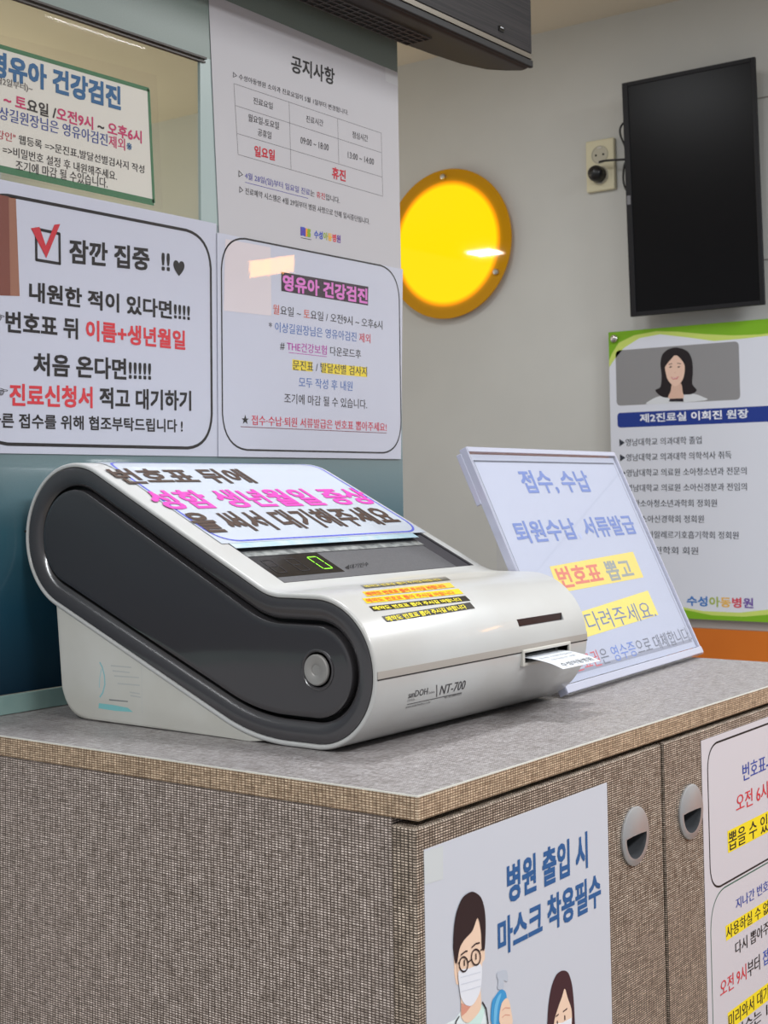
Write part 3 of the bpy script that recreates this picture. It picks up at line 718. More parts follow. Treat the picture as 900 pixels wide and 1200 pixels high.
# A: green-bordered check-up notice
A_ = gs(.0010)
lamq = [(-70,22),(183.5,88),(191,246),(-70,190)]
m_film = glass_mat('laminating_film', (.985,.98,.985), .8)
A_.base([A_.uv(p) for p in ((-62,35),(175,104),(181.3,239.5),(-62,186))], mat('check_paper', (206,204,192), .5, coat=.6), .0004)
GRN = (72,116,84)
A_.line([(-62,36.3),(174.6,105.3)], .0040, GRN); A_.line([(174,104.5),(180.2,238)], .0034, GRN); A_.line([(180.5,237.5),(-62,184)], .0062, GRN)
SB = (58,102,142); PK = (190,62,104)
A_.text('영유아 건강검진', (-13,88), (141.5,130), h=31, rgb=SB, bold=.03)
A_.text('(9월2일부터)~', (-12,98), (38,110), h=11, rgb=(90,86,84))
A_.text([('월요일 ~ ', PK), ('토', PK), ('요일 /', (60,56,56)), ('오전9시', PK), (' ~ ', (60,56,56)), ('오후6시', PK)], (-43,110), (166,168.5), h=17, bold=.018)
A_.text([('*이상길원장님은 영유아검진', (72,84,140)), ('제외', PK), ('※', SB)], (-20,135), (154.5,179), h=16, bold=.012)
A_.text([('"건강인"', (176,62,72)), (' 웹등록 =>문진표,발달선별검사지 작성', (56,52,52))], (-18,159.5), (169,204), h=11.5, bold=.008)
A_.text('=>비밀번호 설정 후 내원해주세요.', (3,181), (137,212), h=12, rgb=(56,52,52), bold=.008)
A_.text('조기에 마감 될 수있습니다.', (18,200), (126,221), h=13, rgb=(56,52,52), bold=.008)
oA = tag(A_.done('check_up_notice'), 'laminated notice with a green frame and blue heading, upper left on the glass', 'notice', )
def laminate(o, off, q):
    lf = gs(off); lf.base([lf.uv(p) if len(p) == 2 and abs(p[0]) > 3 else p for p in q], m_film, .0001)
    lo = lf.done('laminating_film', None, loc=o.location); lo.parent = o; lo.location = (0,0,0)
laminate(oA, .0022, lamq)
# B: big attention notice
B_ = gs(.0012)
xl = B_.uv((253,262))[0]-.300; zt_ = B_.uv((253,262))[1]; zb_ = B_.uv((255,535))[1]; xr = B_.uv((254.5,400))[0]
B_.base([(xl,zt_),(xr,zt_),(xr,zb_),(xl,zb_)], m_lam, .0005)
u1 = B_.uv((247.5,400))[0]; v1 = B_.uv((214,269))[1]; v0 = B_.uv((220,525))[1]
B_.rrect([(xl+.006,v1),(u1,v1),(u1,v0),(xl+.006,v0)], .034, .0030, BLK)
B_.poly([(-40,220),(18.5,232),(23,347),(-40,345)], (148,104,84)); B_.poly([(-40,220),(10,230.5),(12,346.5),(-40,345)], (120,70,58), 2)
B_.rrect([B_.uv(p) for p in ((42,268),(69.5,274),(70,309),(42.5,304.5))], .0001, .0026, BLK, 2)
B_.poly([(36,267.5),(46,266),(53.5,288),(63.5,263.3),(70.3,262.5),(54,302.5)], (190,52,62), 3)
B_.text('잠깐 집중  !!', (81,308.5), (199,320), h=29, rgb=BLK, bold=.022)
B_.text('♥', (203,322.5), (216,324.5), h=18, rgb=BLK, bold=0)
B_.text('내원한 적이 있다면!!!!', (34,353.5), (222.5,377), h=24, rgb=BLK, bold=.022)
B_.text('☞', (-8,375), (5,376.5), h=8, rgb=(70,68,70))
B_.text([('번호표 뒤 ', BLK), ('이름+생년월일', RED)], (6.4,389.5), (217,410.5), h=26, bold=.022)
B_.text('처음 온다면!!!!!', (39,440), (177,447), h=27, rgb=BLK, bold=.022)
B_.text('☞', (-8,463), (9,464), h=9, rgb=(70,68,70))
B_.text([('진료신청서', RED), (' 적고 대기하기', BLK)], (11,476), (224,481.5), h=27, bold=.022)
B_.text('빠른 접수를 위해 협조부탁드립니다 !', (-14,501), (214,507), h=18, rgb=BLK, bold=.016)
oB = tag(B_.done('attention_notice'), 'laminated notice with a rounded black frame and a red tick box beside its heading', 'notice')
laminate(oB, .0021, [(xl,zt_),(xr,zt_),(xr,zb_),(xl,zb_)])
# C: timetable sheet
C_ = gs(.0010)
cq = [C_.uv(p) for p in ((244.5,-10),(466,84))]; zb2 = C_.uv((260,300))[1]
C_.base([C_.uv((244.3,-8)), C_.uv((466,85)), C_.uv((470,330)), C_.uv((258,300))], m_paper, .0003)
DK = (60,57,58); DR = (186,44,58); PU = (84,80,150)
C_.text('공지사항', (341,84.5), (392,100.5), h=20.5, rgb=BLK, bold=.016)
C_.text('▷ 수성아동병원 소아과 진료요일이 5월 1일부터 변경됩니다.', (273,91), (408,135.5), h=7, rgb=DK, bold=.004)
TLc, TRc, BRc, BLc = (274,97.9), (446.7,156), (448.5,230), (279,181)
lw = .0006; GL = (120,118,120)
for a, b in ((TLc,TRc),(TRc,BRc),(BRc,BLc),(BLc,TLc),((338.7,119.5),(341,199)),((395.5,139),(397,190.7)),((275.5,123.5),(447,179)),((278,156.5),(447.7,207.5))): C_.line([a, b], lw, GL)
for t, bl, br, h, c, bo in (('진료요일',(296.8,121.5),(319.5,128.5),8,DK,.004),('진료시간',(358.7,143),(378.7,148.5),8,DK,.004),('점심시간',(412.8,161.5),(431,166.5),8,DK,.004),('월요일-토요일',(290.7,142),(326.7,152),9,DK,.01),('공휴일',(301.9,159),(317.9,163.5),9,DK,.01),
        ('09:00 ~ 18:00',(352,168),(385,177),8,DK,.002),('13:00 ~ 14:00',(407.5,185),(438,193.5),7.5,DK,.002),('일요일',(298,183),(322,188.5),13,DR,.02),('휴진',(389,209),(405,213.5),14,DR,.02)):
    C_.text(t, bl, br, h=h, rgb=c, bold=bo)
C_.text([('▷ ', DK), ('4월 28일(일)부터 일요일 진료', PU), ('는 ', DK), ('휴진', DR), ('입니다.', DK)], (279.5,208.8), (398,240), h=9.5, bold=.006)
C_.line([(287,213.5),(361,232.5)], .0006, PU)
C_.text('▷ 진료예약 시스템은 4월 29일부터 병원 사정으로 인해 일시중단됩니다.', (280.5,226), (433,263.5), h=8, rgb=DK, bold=.004)
LG = [(60,84,176),(60,84,176),(150,170,60),(226,170,50),(206,60,76),(110,72,150)]
C_.text([('H', (90,70,160)), ('I', (226,150,40)), ('S', (130,160,50))], (352,276), (364,278.5), h=10, bold=.06)
C_.poly([(352,265.5),(357,266.5),(357,276.5),(352,275.5)], (60,90,180), 1); C_.line([(352.5,278.5),(364.5,281)], .0007, BLK)
C_.text(list(zip('수성아동병원', LG)), (368,279), (399,285), h=9.5, bold=.02)
C_.poly([(465-14,78.5),(466,85),(466.3,101),(452,95)], (190,190,192), 1)
tag(C_.done('timetable_notice'), 'tall plain white sheet with an opening-hours table taped high on the glass', 'notice')
# D: second check-up notice
D_ = gs(.0022)
D_.base([D_.uv(p) for p in ((254.5,272.5),(472,315.5),(469.8,538),(256,535))], m_lam, .0005)
u0, u1 = D_.uv((260,400))[0], D_.uv((468.8,420))[0]; v1 = D_.uv((300,282.3))[1]; v0 = D_.uv((300,527.5))[1]
D_.rrect([(u0,v1),(u1,v1),(u1,v0),(u0,v0)], .036, .0019, BLK)
D_.poly([(264,280),(317,290),(318,370),(262,364)], (212,204,206))
D_.poly([(329.4,318.5),(431.5,336),(431.2,358),(329.5,341)], (52,38,48)); VI = (214,120,196); OR = (206,92,70); LBL = (84,116,176)
D_.text('영유아 건강검진', (331,340.3), (430.5,356.5), h=19.5, rgb=VI, bold=.026)
D_.text([('월', OR), ('요일 ~ ', DK), ('토', OR), ('요일 / 오전9시 ~ 오후6시', DK)], (319.7,368), (448,386.5), h=11.7, bold=.006)
D_.text([('* ', DK), ('이상길원장님은 영유아검진 ', LBL), ('제외', (200,70,84))], (315,388), (434,402.5), h=12, bold=.006)
D_.text([('# ', DK), ('THE건강보험', (178,60,160)), (' 다운로드후', DK)], (328,410), (423,420.5), h=11.5, bold=.008)
D_.line([(338,413),(383,418)], .0006, (178,60,160))
D_.poly([(342.5,421),(366,424),(366,435.5),(342.5,433.5)], (228,206,56)); D_.poly([(377,425),(430,430.5),(430,442),(377,437)], (228,206,56))
D_.text('문진표 / 발달선별 검사지', (343,433.6), (430,441), h=12, rgb=DK, bold=.008)
D_.text('모두 작성 후 내원', (350,453.6), (413,458.3), h=12, rgb=LBL, bold=.004)
D_.text('조기에 마감 될 수 있습니다.', (333,472.5), (430,479.5), h=12, rgb=DK, bold=.004)
D_.text([('★ ', BLK), ('접수·수납·퇴원 서류발급은 번호표 뽑아주세요!', (200,56,76))], (283,497.5), (453,506), h=12, bold=.01)
D_.line([(282,500),(453,507.5)], .0007, (120,60,70))
oD = tag(D_.done('check_up_rules_notice'), 'laminated notice with a rounded black frame and a dark-highlighted pink heading below the timetable sheet', 'notice')

laminate(oD, .0030, [(254.5,272.5),(472,315.5),(469.8,538),(256,535)])
# ------------------------------------------------------------------ posters on the doors
M_ = Sheet((0, -.0004, 0), gU, gV, gN)
mz = M_.uv((497,996))[1]; mx0 = M_.uv((497,997))[0]; mx1 = M_.uv((711.5,930))[0]
M_.base([(mx0,mz),(mx1,mz),(mx1,mz-.345),(mx0,mz-.345)], mat('mask_poster_paper', (198,202,212), .5, coat=.1), .0003)
def z4(x, y): return (480+x/3.6, 960+y/3.6)
PB = (46,92,146)
M_.text('병원 출입 시', z4(412,360), z4(752,212), tl=z4(408,190), rgb=PB, bold=.022, level=True)
M_.text('마스크 착용필수', z4(373,586), z4(808,386), tl=z4(372,425), rgb=PB, bold=.022, level=True)
def mp(pts, c, k): (M_.blob if len(pts) > 6 else M_.poly)([z4(*p) for p in pts], c, k)
HAIR = (48,34,36); SKIN = (236,204,180); SKD = (214,150,130)
mp([(150,864),(190,845),(230,790),(300,770),(335,864)], (226,236,238), 1)
mp([(212,830),(245,864),(300,864),(318,800),(300,775)], (206,232,226), 2)
mp([(186,575),(200,570),(206,700),(196,695),(188,650)], SKIN, 1); mp([(302,540),(317,535),(317,590),(306,605)], SKIN, 1)
mp([(197,610),(202,545),(262,470),(286,415),(304,480),(304,620),(298,720),(298,800),(248,858),(216,835),(214,760)], SKIN, 3)
mp([(216,775),(230,782),(258,786),(236,815),(216,832)], SKD, 4)
mp([(190,602),(182,540),(186,450),(198,385),(224,326),(262,305),(296,326),(312,372),(318,440),(314,545),(302,545),(298,470),(284,415),(262,470),(228,508),(208,545),(198,602)], HAIR, 5)
mp([(204,640),(250,628),(298,612),(301,670),(294,725),(276,765),(256,787),(232,781),(214,752),(206,700)], (226,228,236), 5)
for yy in (655, 685, 715): M_.line([z4(212,yy+12), z4(255,yy), z4(296,yy-12)], .0004, (204,208,220), 6)
def ringpx(cx, cy, rx, ry, wd, c, k):
    M_.line([z4(cx+rx*math.cos(t*math.pi/12), cy+ry*math.sin(t*math.pi/12)) for t in range(24)], wd, c, k, closed=True)
ringpx(224,611,18,31,.0011,HAIR,7); ringpx(276,581,19,33,.0011,HAIR,7)
M_.line([z4(243,602), z4(256,592)], .0010, HAIR, 7); M_.line([z4(200,604), z4(206,606)], .001, HAIR, 7); M_.line([z4(295,552), z4(306,545)], .001, HAIR, 7)
for ex, ey in ((227,605),(276,578)): M_.line([z4(ex,ey-13), z4(ex,ey+13)], .0012, HAIR, 7)
M_.line([z4(212,572), z4(232,556), z4(240,556)], .0010, HAIR, 7); M_.line([z4(258,540), z4(275,524), z4(292,520)], .0010, HAIR, 7)
M_.line([z4(303,770), z4(320,800), z4(328,864)], .0012, (40,40,44), 6); M_.line([z4(206,830), z4(194,850), z4(190,864)], .0012, (40,40,44), 6)
mp([(345,864),(345,775),(362,742),(380,720),(398,722),(408,752),(404,864)], (64,150,206), 3)
mp([(354,800),(366,755),(380,735),(384,740),(370,790),(362,864),(352,864)], (110,184,226), 4)
mp([(370,716),(372,680),(366,664),(372,644),(408,638),(412,684),(396,680),(394,714)], (186,192,204), 3)
mp([(380,864),(376,822),(386,775),(404,754),(416,764),(424,800),(430,864)], SKIN, 5)
for yy in (800, 830): M_.line([z4(386,yy+6), z4(400,yy-6), z4(420,yy-4)], .0005, SKD, 6)
HW = (66,40,46)
mp([(574,1000),(580,860),(585,780),(598,705),(618,655),(644,638),(668,648),(684,700),(692,780),(696,864),(704,1000)], HW, 3)
mp([(606,900),(608,850),(622,800),(640,750),(652,714),(664,752),(680,800),(682,850),(676,920),(640,960),(614,930)], SKIN, 4)
mp([(612,862),(645,856),(681,836),(678,900),(650,950),(622,940)], (230,232,238), 5)
M_.line([z4(614,832), z4(626,822)], .001, HW, 5); M_.line([z4(644,812), z4(662,798)], .001, HW, 5)
M_.line([z4(619,850), z4(621,862)], .0013, HW, 6); M_.line([z4(651,826), z4(652,846)], .0013, HW, 6)
M_.poly([(496.5,998),(519,990.5),(519,1030),(497.5,1037)], (200,204,206), 1)
tag(M_.done('mask_poster'), 'white poster of a masked doctor with a blue heading taped to the left cabinet door', 'poster')
# ticket rules on the right door
T_ = Sheet((0, -.0004, 0), gU, gV, gN)
tzp = T_.uv((822.5,868))[1]; txl = T_.uv((825,1000))[0]
T_.base([(txl,tzp),(xe-.02,tzp),(xe-.02,tzp-.42),(txl,tzp-.42)], mat('rules_paper', (204,200,206), .5, coat=.1), .0003)
def z5(x, y): return (800+x/3.158, 820+y/3.158)
bu = T_.uv(z5(97,450))[0]; bv1 = T_.uv(z5(200,131))[1]; bv0 = T_.uv(z5(150,684))[1]
T_.rrect([(bu,bv1),(xe-.027,bv1),(xe-.027,bv0),(bu,bv0)], .020, .0017, BLK)
gv1 = T_.uv(z5(180,680))[1]
T_.rrect([(bu-.002,gv1),(xe-.025,gv1),(xe-.025,gv1-.23),(bu-.002,gv1-.23)], .030, .0012, (64,100,84))
YH = (240,214,40)
def hl(a, b, c, d): 
    q = [T_.uv(z5(*p)) for p in (a, b, c, d)]; q[1] = (q[1][0]+.004, q[0][1]); q[2] = (q[2][0]+.004, q[3][1]); T_.polyuv(q, YH, 1)
hl((165,487),(316,420),(316,505),(168,568)); hl((158,838),(316,760),(316,830),(161,893)); hl((166,1160),(316,1050),(316,1120),(170,1226))
B2 = (58,76,156)
for sgs, bl, br, tl in (([('번호표-', B2)], (222,303), (318,260), (222,237)), ([('오전 6시', RED)], (198,420), (316,370), (196,352)), ([('뽑을 수 있', BLK)], (170,563), (316,500), (168,492)),
        ([('지나간 번호', B2)], (197,780), (318,730), (195,737)), ([('사용하실 수 없', BLK)], (161,890), (320,820), (160,840)), ([('다시 뽑아주', BLK)], (195,948), (320,890), (193,898)),
        ([('오전 9시', RED), ('부터 ', BLK), ('접', (50,80,170))], (139,1105), (318,1000), (137,1042)), ([('미리와서 대기', BLK)], (170,1220), (318,1120), (168,1165)), ([('접수는 1', BLK)], (195,1265), (314,1180), (195,1210))):
    T_.text(sgs, z5(*bl), z5(*br), tl=z5(*tl), level=True, bold=.012)
tag(T_.done('ticket_rules_poster'), 'white sheet with yellow-highlighted lines taped to the right cabinet door', 'poster')

# ------------------------------------------------------------------ back wall: round yellow lamp
wN, wU, wV = (-1,0,0), (0,-1,0), (0,0,1)
def wall_pt(x, y, off=0): return on(x, y, (XW-off, 0, 0), (1,0,0))
pt_, pb_ = wall_pt(533,196.5,.02), wall_pt(517.5,374,.02); pr_ = wall_pt(598.5,270,.02)
RP = (pt_.z-pb_.z)/2; cz = (pt_.z+pb_.z)/2; cy = pr_.y+RP
pl = tag(empty('round_wall_lamp', (XW, cy, cz)), 'round glowing yellow acrylic porthole lamp on the back wall', 'lamp')
m = mat('amber_acrylic', (190,130,6), .03, spec=.3); L = m.node_tree.links
tc = N(m, 'ShaderNodeTexCoord'); vm = N(m, 'ShaderNodeVectorMath', operation='LENGTH'); mr = N(m, 'ShaderNodeMath', operation='DIVIDE'); mr.inputs[1].default_value = RP
L.new(tc.outputs['Object'], vm.inputs[0]); L.new(vm.outputs['Value'], mr.inputs[0])
r = N(m, 'ShaderNodeValToRGB'); e = r.color_ramp.elements
e[0].position = .775; e[0].color = (*lin((255,222,0)), 1); e[1].position = .90; e[1].color = (*lin((30,16,0)), 1)
for p_, c_ in ((.80, (255,190,0)), (.83, (225,130,0)), (.86, (90,55,0))): q = e.new(p_); q.color = (*lin(c_), 1)
L.new(mr.outputs[0], r.inputs[0]); L.new(r.outputs[0], bsdf(m).inputs['Emission Color']); bsdf(m).inputs['Emission Strength'].default_value = 1.0
r2 = N(m, 'ShaderNodeValToRGB'); r2.color_ramp.elements[0].position = .80; r2.color_ramp.elements[0].color = (*lin((120,84,0)), 1); r2.color_ramp.elements[1].position = .86; r2.color_ramp.elements[1].color = (*lin((196,140,0)), 1)
L.new(mr.outputs[0], r2.inputs[0]); L.new(r2.outputs[0], bsdf(m).inputs['Base Color'])
bm = bmesh.new(); lathe(bm, (XW-.015, cy, cz), (-1,0,0), [(RP, 0), (RP, .0045), (RP-.001, .005)], 96); build('acrylic_disc', bm, m, pl)
bm = bmesh.new(); lathe(bm, (XW-.0002, cy, cz), (-1,0,0), [(RP*.80, 0), (RP*.80, .0145)], 64); build('lamp_housing', bm, mat('housing', (230,210,120), .5), pl)
b1 = wall_pt(520,207,.02); ang0 = math.atan2(b1.z-cz, -(b1.y-cy)); b2 = wall_pt(578,316.5,.02); ang1 = math.atan2(b2.z-cz, -(b2.y-cy))
for a in (ang0, ang1, (ang0+ang1)/2+math.pi):
    bm = bmesh.new(); lathe(bm, (XW-.0002, cy-RP*.90*math.cos(a), cz+RP*.90*math.sin(a)), (-1,0,0), [(.005,0),(.005,.020),(.0075,.0205),(.0075,.025),(.006,.0275),(.003,.0285)], 24); build('standoff_bolt', bm, m_chrome, pl, smooth=True)

# ------------------------------------------------------------------ monitor in portrait position
tl_, tr_, br_, bl_ = wall_pt(731,101,.06), wall_pt(888,67,.06), wall_pt(895.5,357,.06), wall_pt(740,371,.06)
y0, y1 = (tl_.y+bl_.y)/2, (tr_.y+br_.y)/2; z1, z0 = (tl_.z+tr_.z)/2, (bl_.z+br_.z)/2
tv = tag(empty('wall_monitor', (XW, (y0+y1)/2, (z0+z1)/2)), 'black flat monitor mounted upright on the back wall above the doctor board', 'monitor')
TX = XW-.06; tilt = .018
def tvx(z): return -tilt*(z-z0)/(z1-z0)*.9
def tvbox(a, b, mi=0, bev=0):
    bm = bmesh.new(); box(bm, a, b, mi, bev)
    for v in bm.verts: v.co.x += tvx(v.co.z)
    return bm
build('casing', tvbox((TX+.004, y1+.014, z0+.012), (TX+.030, y0-.014, z1-.012), 0, .004), m_black, tv)
bz = .0095
bm = bmesh.new()
for a, b in (((TX, y1, z0), (TX+.008, y1+bz, z1)), ((TX, y0-bz*1.5, z0), (TX+.008, y0, z1)), ((TX, y1+bz, z0), (TX+.008, y0-bz*1.5, z0+bz)), ((TX, y1+bz, z1-bz), (TX+.008, y0-bz*1.5, z1))): box(bm, a, b, 0, .001)
for v in bm.verts: v.co.x += tvx(v.co.z)
build('bezel', bm, mat('bezel_black', (20,20,25), .5, spec=.3), tv)
build('screen', tvbox((TX+.0022, y1+bz, z0+bz), (TX+.004, y0-bz*1.5, z1-bz)), mat('dark_screen', (11,11,14), .3, spec=.15), tv)
lg = wall_pt(738,235,.062)
build('badge', tvbox((TX-.0004, y0-.0115, lg.z-.010), (TX+.001, y0-.0025, lg.z+.010)), mat('badge_grey', (120,120,126), .3), tv)
bm = bmesh.new(); box(bm, (TX+.03, (y0+y1)/2-.06, (z0+z1)/2-.08), (XW-.0005, (y0+y1)/2+.06, (z0+z1)/2+.08), 0, .004); build('wall_bracket', bm, m_black, tv)

# socket and power cord
s0, s1 = wall_pt(686,164,.01), wall_pt(719,222,.01)
sk = wall_pt(703,193.5,.012); hw, hh = .0365, .060
so = tag(empty('wall_socket', (XW, sk.y, sk.z)), 'cream double wall socket left of the black monitor', 'socket')
m_cream = mat('cream_plastic', (214,208,178), .4)
bm = bmesh.new(); box(bm, (XW-.012, sk.y-hw, sk.z-hh), (XW-.0003, sk.y+hw, sk.z+hh), 0, .003); build('cover_plate', bm, m_cream, so)
def outlet(z):
    bm = bmesh.new(); c = Vector((XW-.0122, sk.y, z))
    lathe(bm, c, (-1,0,0), [(.0215,0),(.0215,.0010),(.0200,.0014),(.0190,-.004),(.0,-.004)] if 0 else [(.0215,-.001),(.0215,.0010),(.0200,.0014),(.0188,.0004),(.0186,.0003)], 36)
    o = build('outlet', bm, mat('outlet_grey', (186,182,164), .5), so)
    for dy, dz in ((.0095,0),(-.0095,0)):
        bm = bmesh.new(); lathe(bm, (XW-.0126, sk.y+dy, z+dz), (-1,0,0), [(.0026,0),(.0026,.0004)], 14); build('pin_hole', bm, m_gap, o)
    for dz in (.0165, -.0165):
        bm = bmesh.new(); box(bm, (XW-.0136, sk.y-.005, z+dz-.002), (XW-.0126, sk.y+.005, z+dz+.002)); build('earth_clip', bm, m_chrome, o)
outlet(sk.z+.024); outlet(sk.z-.024)
pz = sk.z-.024
pc = tag(empty('power_cord', (XW-.013, sk.y, pz)), 'black plug and cord running from the socket to the monitor', 'cord')
bm = bmesh.new(); lathe(bm, (XW-.0145, sk.y+.002, pz+.002), (-1,0,0), [(.0185,0),(.0190,.008),(.0185,.018),(.0150,.026),(.008,.030),(.002,.031)], 32); build('plug', bm, m_black, pc, smooth=True)
bm = bmesh.new(); K = lambda x, y, o: wall_pt(x, y, o)
tube(bm, catmull([K(702,190,.040), K(708,188.5,.042), K(720,187.5,.040), K(731,187,.035), K(742,186,.03)], 6), .0026); build('cord', bm, m_black, pc, smooth=True)
bm = bmesh.new(); tube(bm, catmull([K(742,138,.03), K(732,143,.03), K(727,150,.03), K(727,158,.03), K(731,168,.03), K(736,180,.03), K(740,188,.03)], 6), .0024)
tube(bm, catmull([K(742,184,.03), K(733,190,.03), K(730.5,203,.03), K(731,215,.03), K(735,224,.03), K(744,228,.03)], 6), .0024); build('cable_loop', bm, m_black, pc, smooth=True)

# ------------------------------------------------------------------ doctor board
OX = .020
P_ = Sheet((XW-OX, 0, 0), wU, wV, wN)
ptl = P_.uv((713,389.5)); pbz = P_.uv((860,727.5))[1]; prx = P_.uv((929,500))[0]
pl0 = ptl[0]
def z6(x, y): return (700+x/3, 360+y/3)
P_.base([(pl0,ptl[1]),(prx,ptl[1]),(prx,pbz),(pl0,pbz)], mat('board_print', (216,220,232), .3, coat=.7), .005)
W_ = prx-pl0; G1 = (122,174,36); G2 = (196,214,110)
def fr(a, b): return (pl0+W_*a, ptl[1]+(pbz-ptl[1])*b)
P_.polyuv([fr(0,0), fr(1,0), fr(1,.062), fr(.9,.056), fr(.75,.060), fr(.6,.060), fr(.45,.040), fr(.3,.022), fr(.18,.030), fr(.09,.060), fr(.03,.100), fr(0,.125)], G2, 1)
P_.polyuv([fr(0,0), fr(1,0), fr(1,.044), fr(.85,.050), fr(.7,.046), fr(.55,.034), fr(.4,.018), fr(.28,.010), fr(.15,.018), fr(.06,.040), fr(.02,.075), fr(0,.10)], G1, 2)
P_.polyuv([fr(0,1), fr(0,.90), fr(.15,.925), fr(.32,.955), fr(.5,.972), fr(.7,.972), fr(.88,.955), fr(1,.935), fr(1,1)], G2, 1)
P_.polyuv([fr(0,1), fr(0,.935), fr(.2,.945), fr(.38,.968), fr(.55,.985), fr(.72,.985), fr(.88,.972), fr(1,.955), fr(1,1)], G1, 2)
ph = [P_.uv(z6(64,154)), P_.uv(z6(497,118)), P_.uv(z6(497,322)), P_.uv(z6(66,350))]
zt2 = (ph[0][1]+ph[1][1])/2; zb3 = (ph[2][1]+ph[3][1])/2; ua = ph[0][0]; ub = ph[1][0]
P_.polyuv(round_poly([(ua,zt2),(ub,zt2),(ub,zb3),(ua,zb3)], .010), (140,140,143), 1)
def pp(pts, c, k): (P_.blob if len(pts) > 6 else P_.poly)([z6(*p) for p in pts], c, k)
pp([(180,342),(190,325),(215,314),(248,304),(305,300),(345,306),(368,314),(378,328)], (212,216,222), 2)
pp([(204,292),(222,280),(226,240),(222,200),(228,168),(246,150),(272,142),(300,146),(322,160),(334,190),(336,230),(334,270),(350,292),(330,306),(300,308),(248,318),(222,312)], (36,30,34), 3)
pp([(250,318),(258,296),(264,270),(294,268),(300,296),(304,318),(280,332)], (216,180,162), 4)
pp([(252,332),(256,322),(302,320),(304,332)], (44,38,46), 5)
pp([(238,212),(242,190),(252,176),(272,170),(294,174),(304,190),(308,215),(304,245),(294,265),(276,278),(260,270),(246,250)], (228,194,176), 6)
pp([(236,214),(242,184),(258,168),(276,164),(262,180),(248,196)], (36,30,34), 7); pp([(276,164),(296,168),(308,186),(312,216),(302,192),(290,178)], (36,30,34), 7)
for ex in (258, 287): pp([(ex-6,211),(ex,207),(ex+6,209),(ex,213)], (44,34,36), 7)
pp([(252,200),(264,197),(264,199),(252,203)], (70,52,50), 7); pp([(281,196),(294,197),(294,200),(281,198)], (70,52,50), 7)
pp([(271,228),(276,229),(274,232)], (206,160,146), 7); pp([(258,245),(272,248),(288,243),(281,253),(266,254)], (200,92,96), 7); pp([(262,247),(272,249.5),(284,246),(278,250),(268,251)], (236,232,230), 8)
tb0 = P_.uv(z6(70,372)); tb1 = P_.uv(z6(72,424)); 
P_.polyuv(round_poly([(tb0[0],tb0[1]),(prx-.02,tb0[1]),(prx-.02,tb1[1]),(tb0[0],tb1[1])], .008), (34,58,140), 1)
P_.text([('제2진료실 ', (226,230,240)), ('이희진', (240,242,250)), (' 원장', (226,230,240))], z6(150,406), z6(532,390), tl=z6(150,375), bold=.018, k=3, level=True)
for t, bl, br in (('▶영남대학교 의과대학 졸업', (78,490), (367,480)), ('▶영남대학교 의과대학 의학석사 취득', (80,543), (472,530)), ('▶영남대학교 의료원 소아청소년과 전문의', (81,597), (525,586)), ('▶영남대학교 의료원 소아신경분과 전임의', (82,650), (526,641)),
        ('▶대한소아청소년과학회 정회원', (83,704), (421,698)), ('▶대한소아신경학회 정회원', (84,758), (375,754)), ('▶대한소아알레르기호흡기학회 정회원', (85,812), (497,807)), ('▶대한유전학회 회원', (86,866), (355,863))):
    P_.text(t, z6(*bl), z6(*br), tl=z6(bl[0], bl[1]-27), rgb=(52,56,68), bold=.010, level=True)
P_.text(list(zip('수성아동병원', [(62,118,190),(62,118,190),(160,178,84),(226,180,90),(206,72,90),(110,84,160)])), z6(315,1050), z6(549,1056), tl=z6(315,1014), bold=.022, level=True)
loc_ = P_.P(((pl0+prx)/2, pbz))
bo = P_.done('doctor_board', loc=loc_)
tag(bo, 'white wall board with a woman portrait and green waves below the black monitor', 'board')
for uu, vv in ((pl0+.016, ptl[1]-.016), (prx-.016, ptl[1]-.016), (pl0+.016, pbz+.016), (prx-.016, pbz+.016)):
    c = P_.P((uu, vv)); bm = bmesh.new(); lathe(bm, (XW-.0003, c.y, c.z), (-1,0,0), [(.006,0),(.006,OX+.001),(.0085,OX+.0015),(.0085,OX+.006),(.006,OX+.0085),(.003,OX+.0092)], 20)
    build('standoff_bolt', bm, m_chrome, bo, smooth=True)

# ------------------------------------------------------------------ television hung high in front of the glass
YF = .385
zb_ = on(560, 44, (0, YF, 0), (0,1,0)).z; hx = on(621.5, 40, (0, YF, 0), (0,1,0)).x
X0 = -.05
hg = tag(empty('hanging_television', ((X0+hx)/2, .42, zb_+.2)), 'black brushed-front television hung high before the glass, seen from below', 'television')
plan = [(X0, YF), (hx-.006, YF)] + [(hx-.006+.006*math.sin(math.radians(a)), YF+.006-.006*math.cos(math.radians(a))) for a in (30,60,90)] + [(hx, YF+.012), (hx-.012, .412), (hx-.035, .432), (hx-.075, .444), (hx-.13, .450), (hx-.18, .453), (X0, .453)]
def pring(z, k=0): return [Vector((x, y, z)) for x, y in plan]
bm = bmesh.new()
def shr(z, d):
    out = []
    for x, y in plan:
        out.append(Vector((x-(d if x > hx-.02 else 0), y+(d if y < YF+.01 else -d if y > .43 else 0), z)))
    return out
HT = .36
zu = zb_-.010
loft(bm, [shr(zu, .004), shr(zu+.002, .001), pring(zu+.005), pring(zb_+HT), shr(zb_+HT+.004, .004)])
bmesh.ops.recalc_face_normals(bm, faces=bm.faces)
build('casing', bm, mat('casing_dark', (40,37,35), .5, spec=.2), hg, smooth=True)
mb = mat('brushed_black', (36,33,36), .5, spec=.12); L = mb.node_tree.links
tc = N(mb, 'ShaderNodeTexCoord'); mpn = N(mb, 'ShaderNodeMapping'); mpn.inputs['Scale'].default_value = (8, 8, 700)
nz = N(mb, 'ShaderNodeTexNoise'); nz.inputs['Scale'].default_value = 1; rr = N(mb, 'ShaderNodeValToRGB'); rr.color_ramp.elements[0].position = .35; rr.color_ramp.elements[1].position = .7
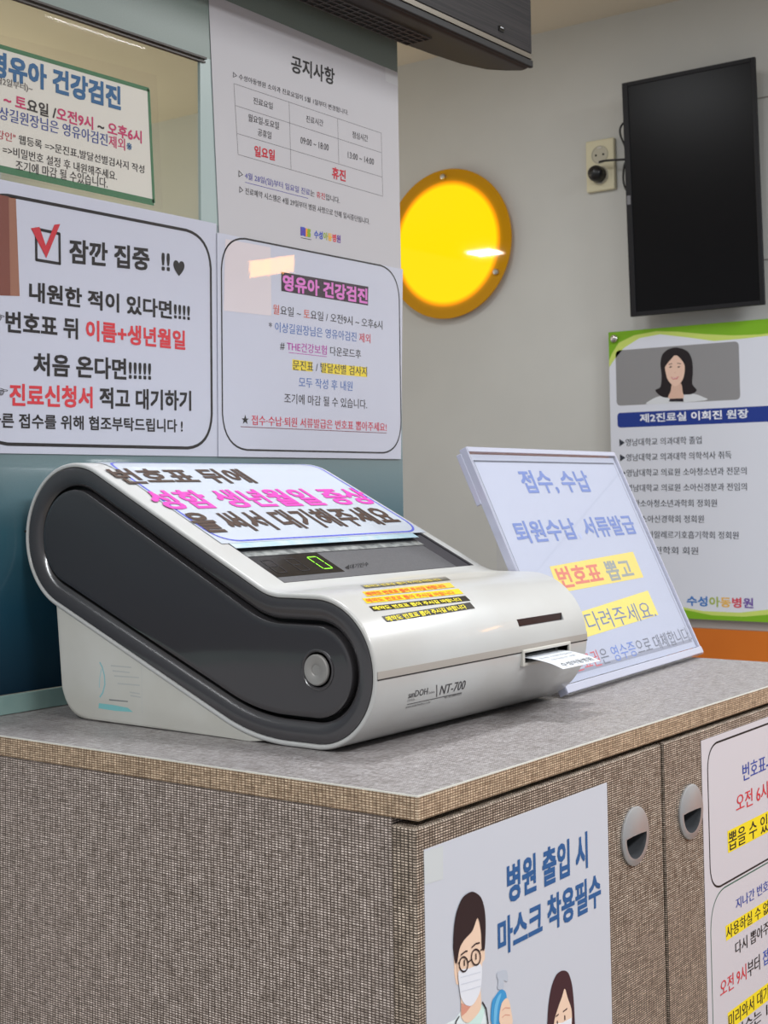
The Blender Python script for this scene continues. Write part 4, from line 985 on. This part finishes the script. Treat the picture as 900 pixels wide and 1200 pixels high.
rr.color_ramp.elements[0].color = (*lin((20,18,20)), 1); rr.color_ramp.elements[1].color = (*lin((40,36,37)), 1)
L.new(tc.outputs['Object'], mpn.inputs[0]); L.new(mpn.outputs[0], nz.inputs[0]); L.new(nz.outputs[0], rr.inputs[0]); L.new(rr.outputs[0], bsdf(mb).inputs['Base Color'])
bm = bmesh.new(); box(bm, (X0, YF-.004, zb_+.008), (hx-.004, YF+.001, zb_+HT), 0, .001); fp = build('front_panel', bm, mb, hg)
bm = bmesh.new(); box(bm, (X0, YF-.0052, zb_+.0005), (hx-.006, YF+.001, zb_+.0065), 0); build('silver_strip', bm, mat('warm_silver', (92,85,74), .4, metal=.25, spec=.3), hg)
bm = bmesh.new(); box(bm, (X0, YF-.0048, zb_-.0095), (hx-.002, YF+.001, zb_), 0, .0015); build('lower_lip', bm, mat('lip_black', (16,14,15), .5, spec=.2), hg)
ir = on(587, 34, (0, YF-.004, 0), (0,1,0))
bm = bmesh.new(); box(bm, (ir.x-.006, YF-.0055, ir.z-.0035), (ir.x+.006, YF-.003, ir.z+.0035), 0, .0008); o_ = build('sensor_window', bm, mat('ir_black', (10,10,12), .1), fp)
bm = bmesh.new(); box(bm, (ir.x-.003, YF-.0058, ir.z+.0008), (ir.x+.003, YF-.0054, ir.z+.0018)); build('indicator', bm, mat('indicator', (200,205,210), .2), o_)
# louvre grille in the underside
vx1 = on(508, 44, (0,0,zu), (0,0,1)).x
bm = bmesh.new(); vy0, vy1 = .412, .446; zz = zu
box(bm, (X0+.01, vy0, zz-.0004), (vx1, vy1, zz+.001), 0)
for i in range(5):
    y = vy0+(vy1-vy0)*i/4; box(bm, (X0+.01, y-.0009, zz-.0018), (vx1, y+.0009, zz), 1)
x = vx1
while x > X0+.01: box(bm, (x-.0009, vy0, zz-.0016), (x+.0009, vy1, zz), 1); x -= .0145
build('louvre_grille', bm, [m_gap, mat('grille_bar', (58,54,50), .5)], hg)
bm = bmesh.new()
for x in (.2,):
    tube(bm, [(x, .425, zb_+HT+.003), (x, .425, ZC-.0005)], .016, 20)
build('ceiling_pole', bm, m_silver, hg, smooth=True)
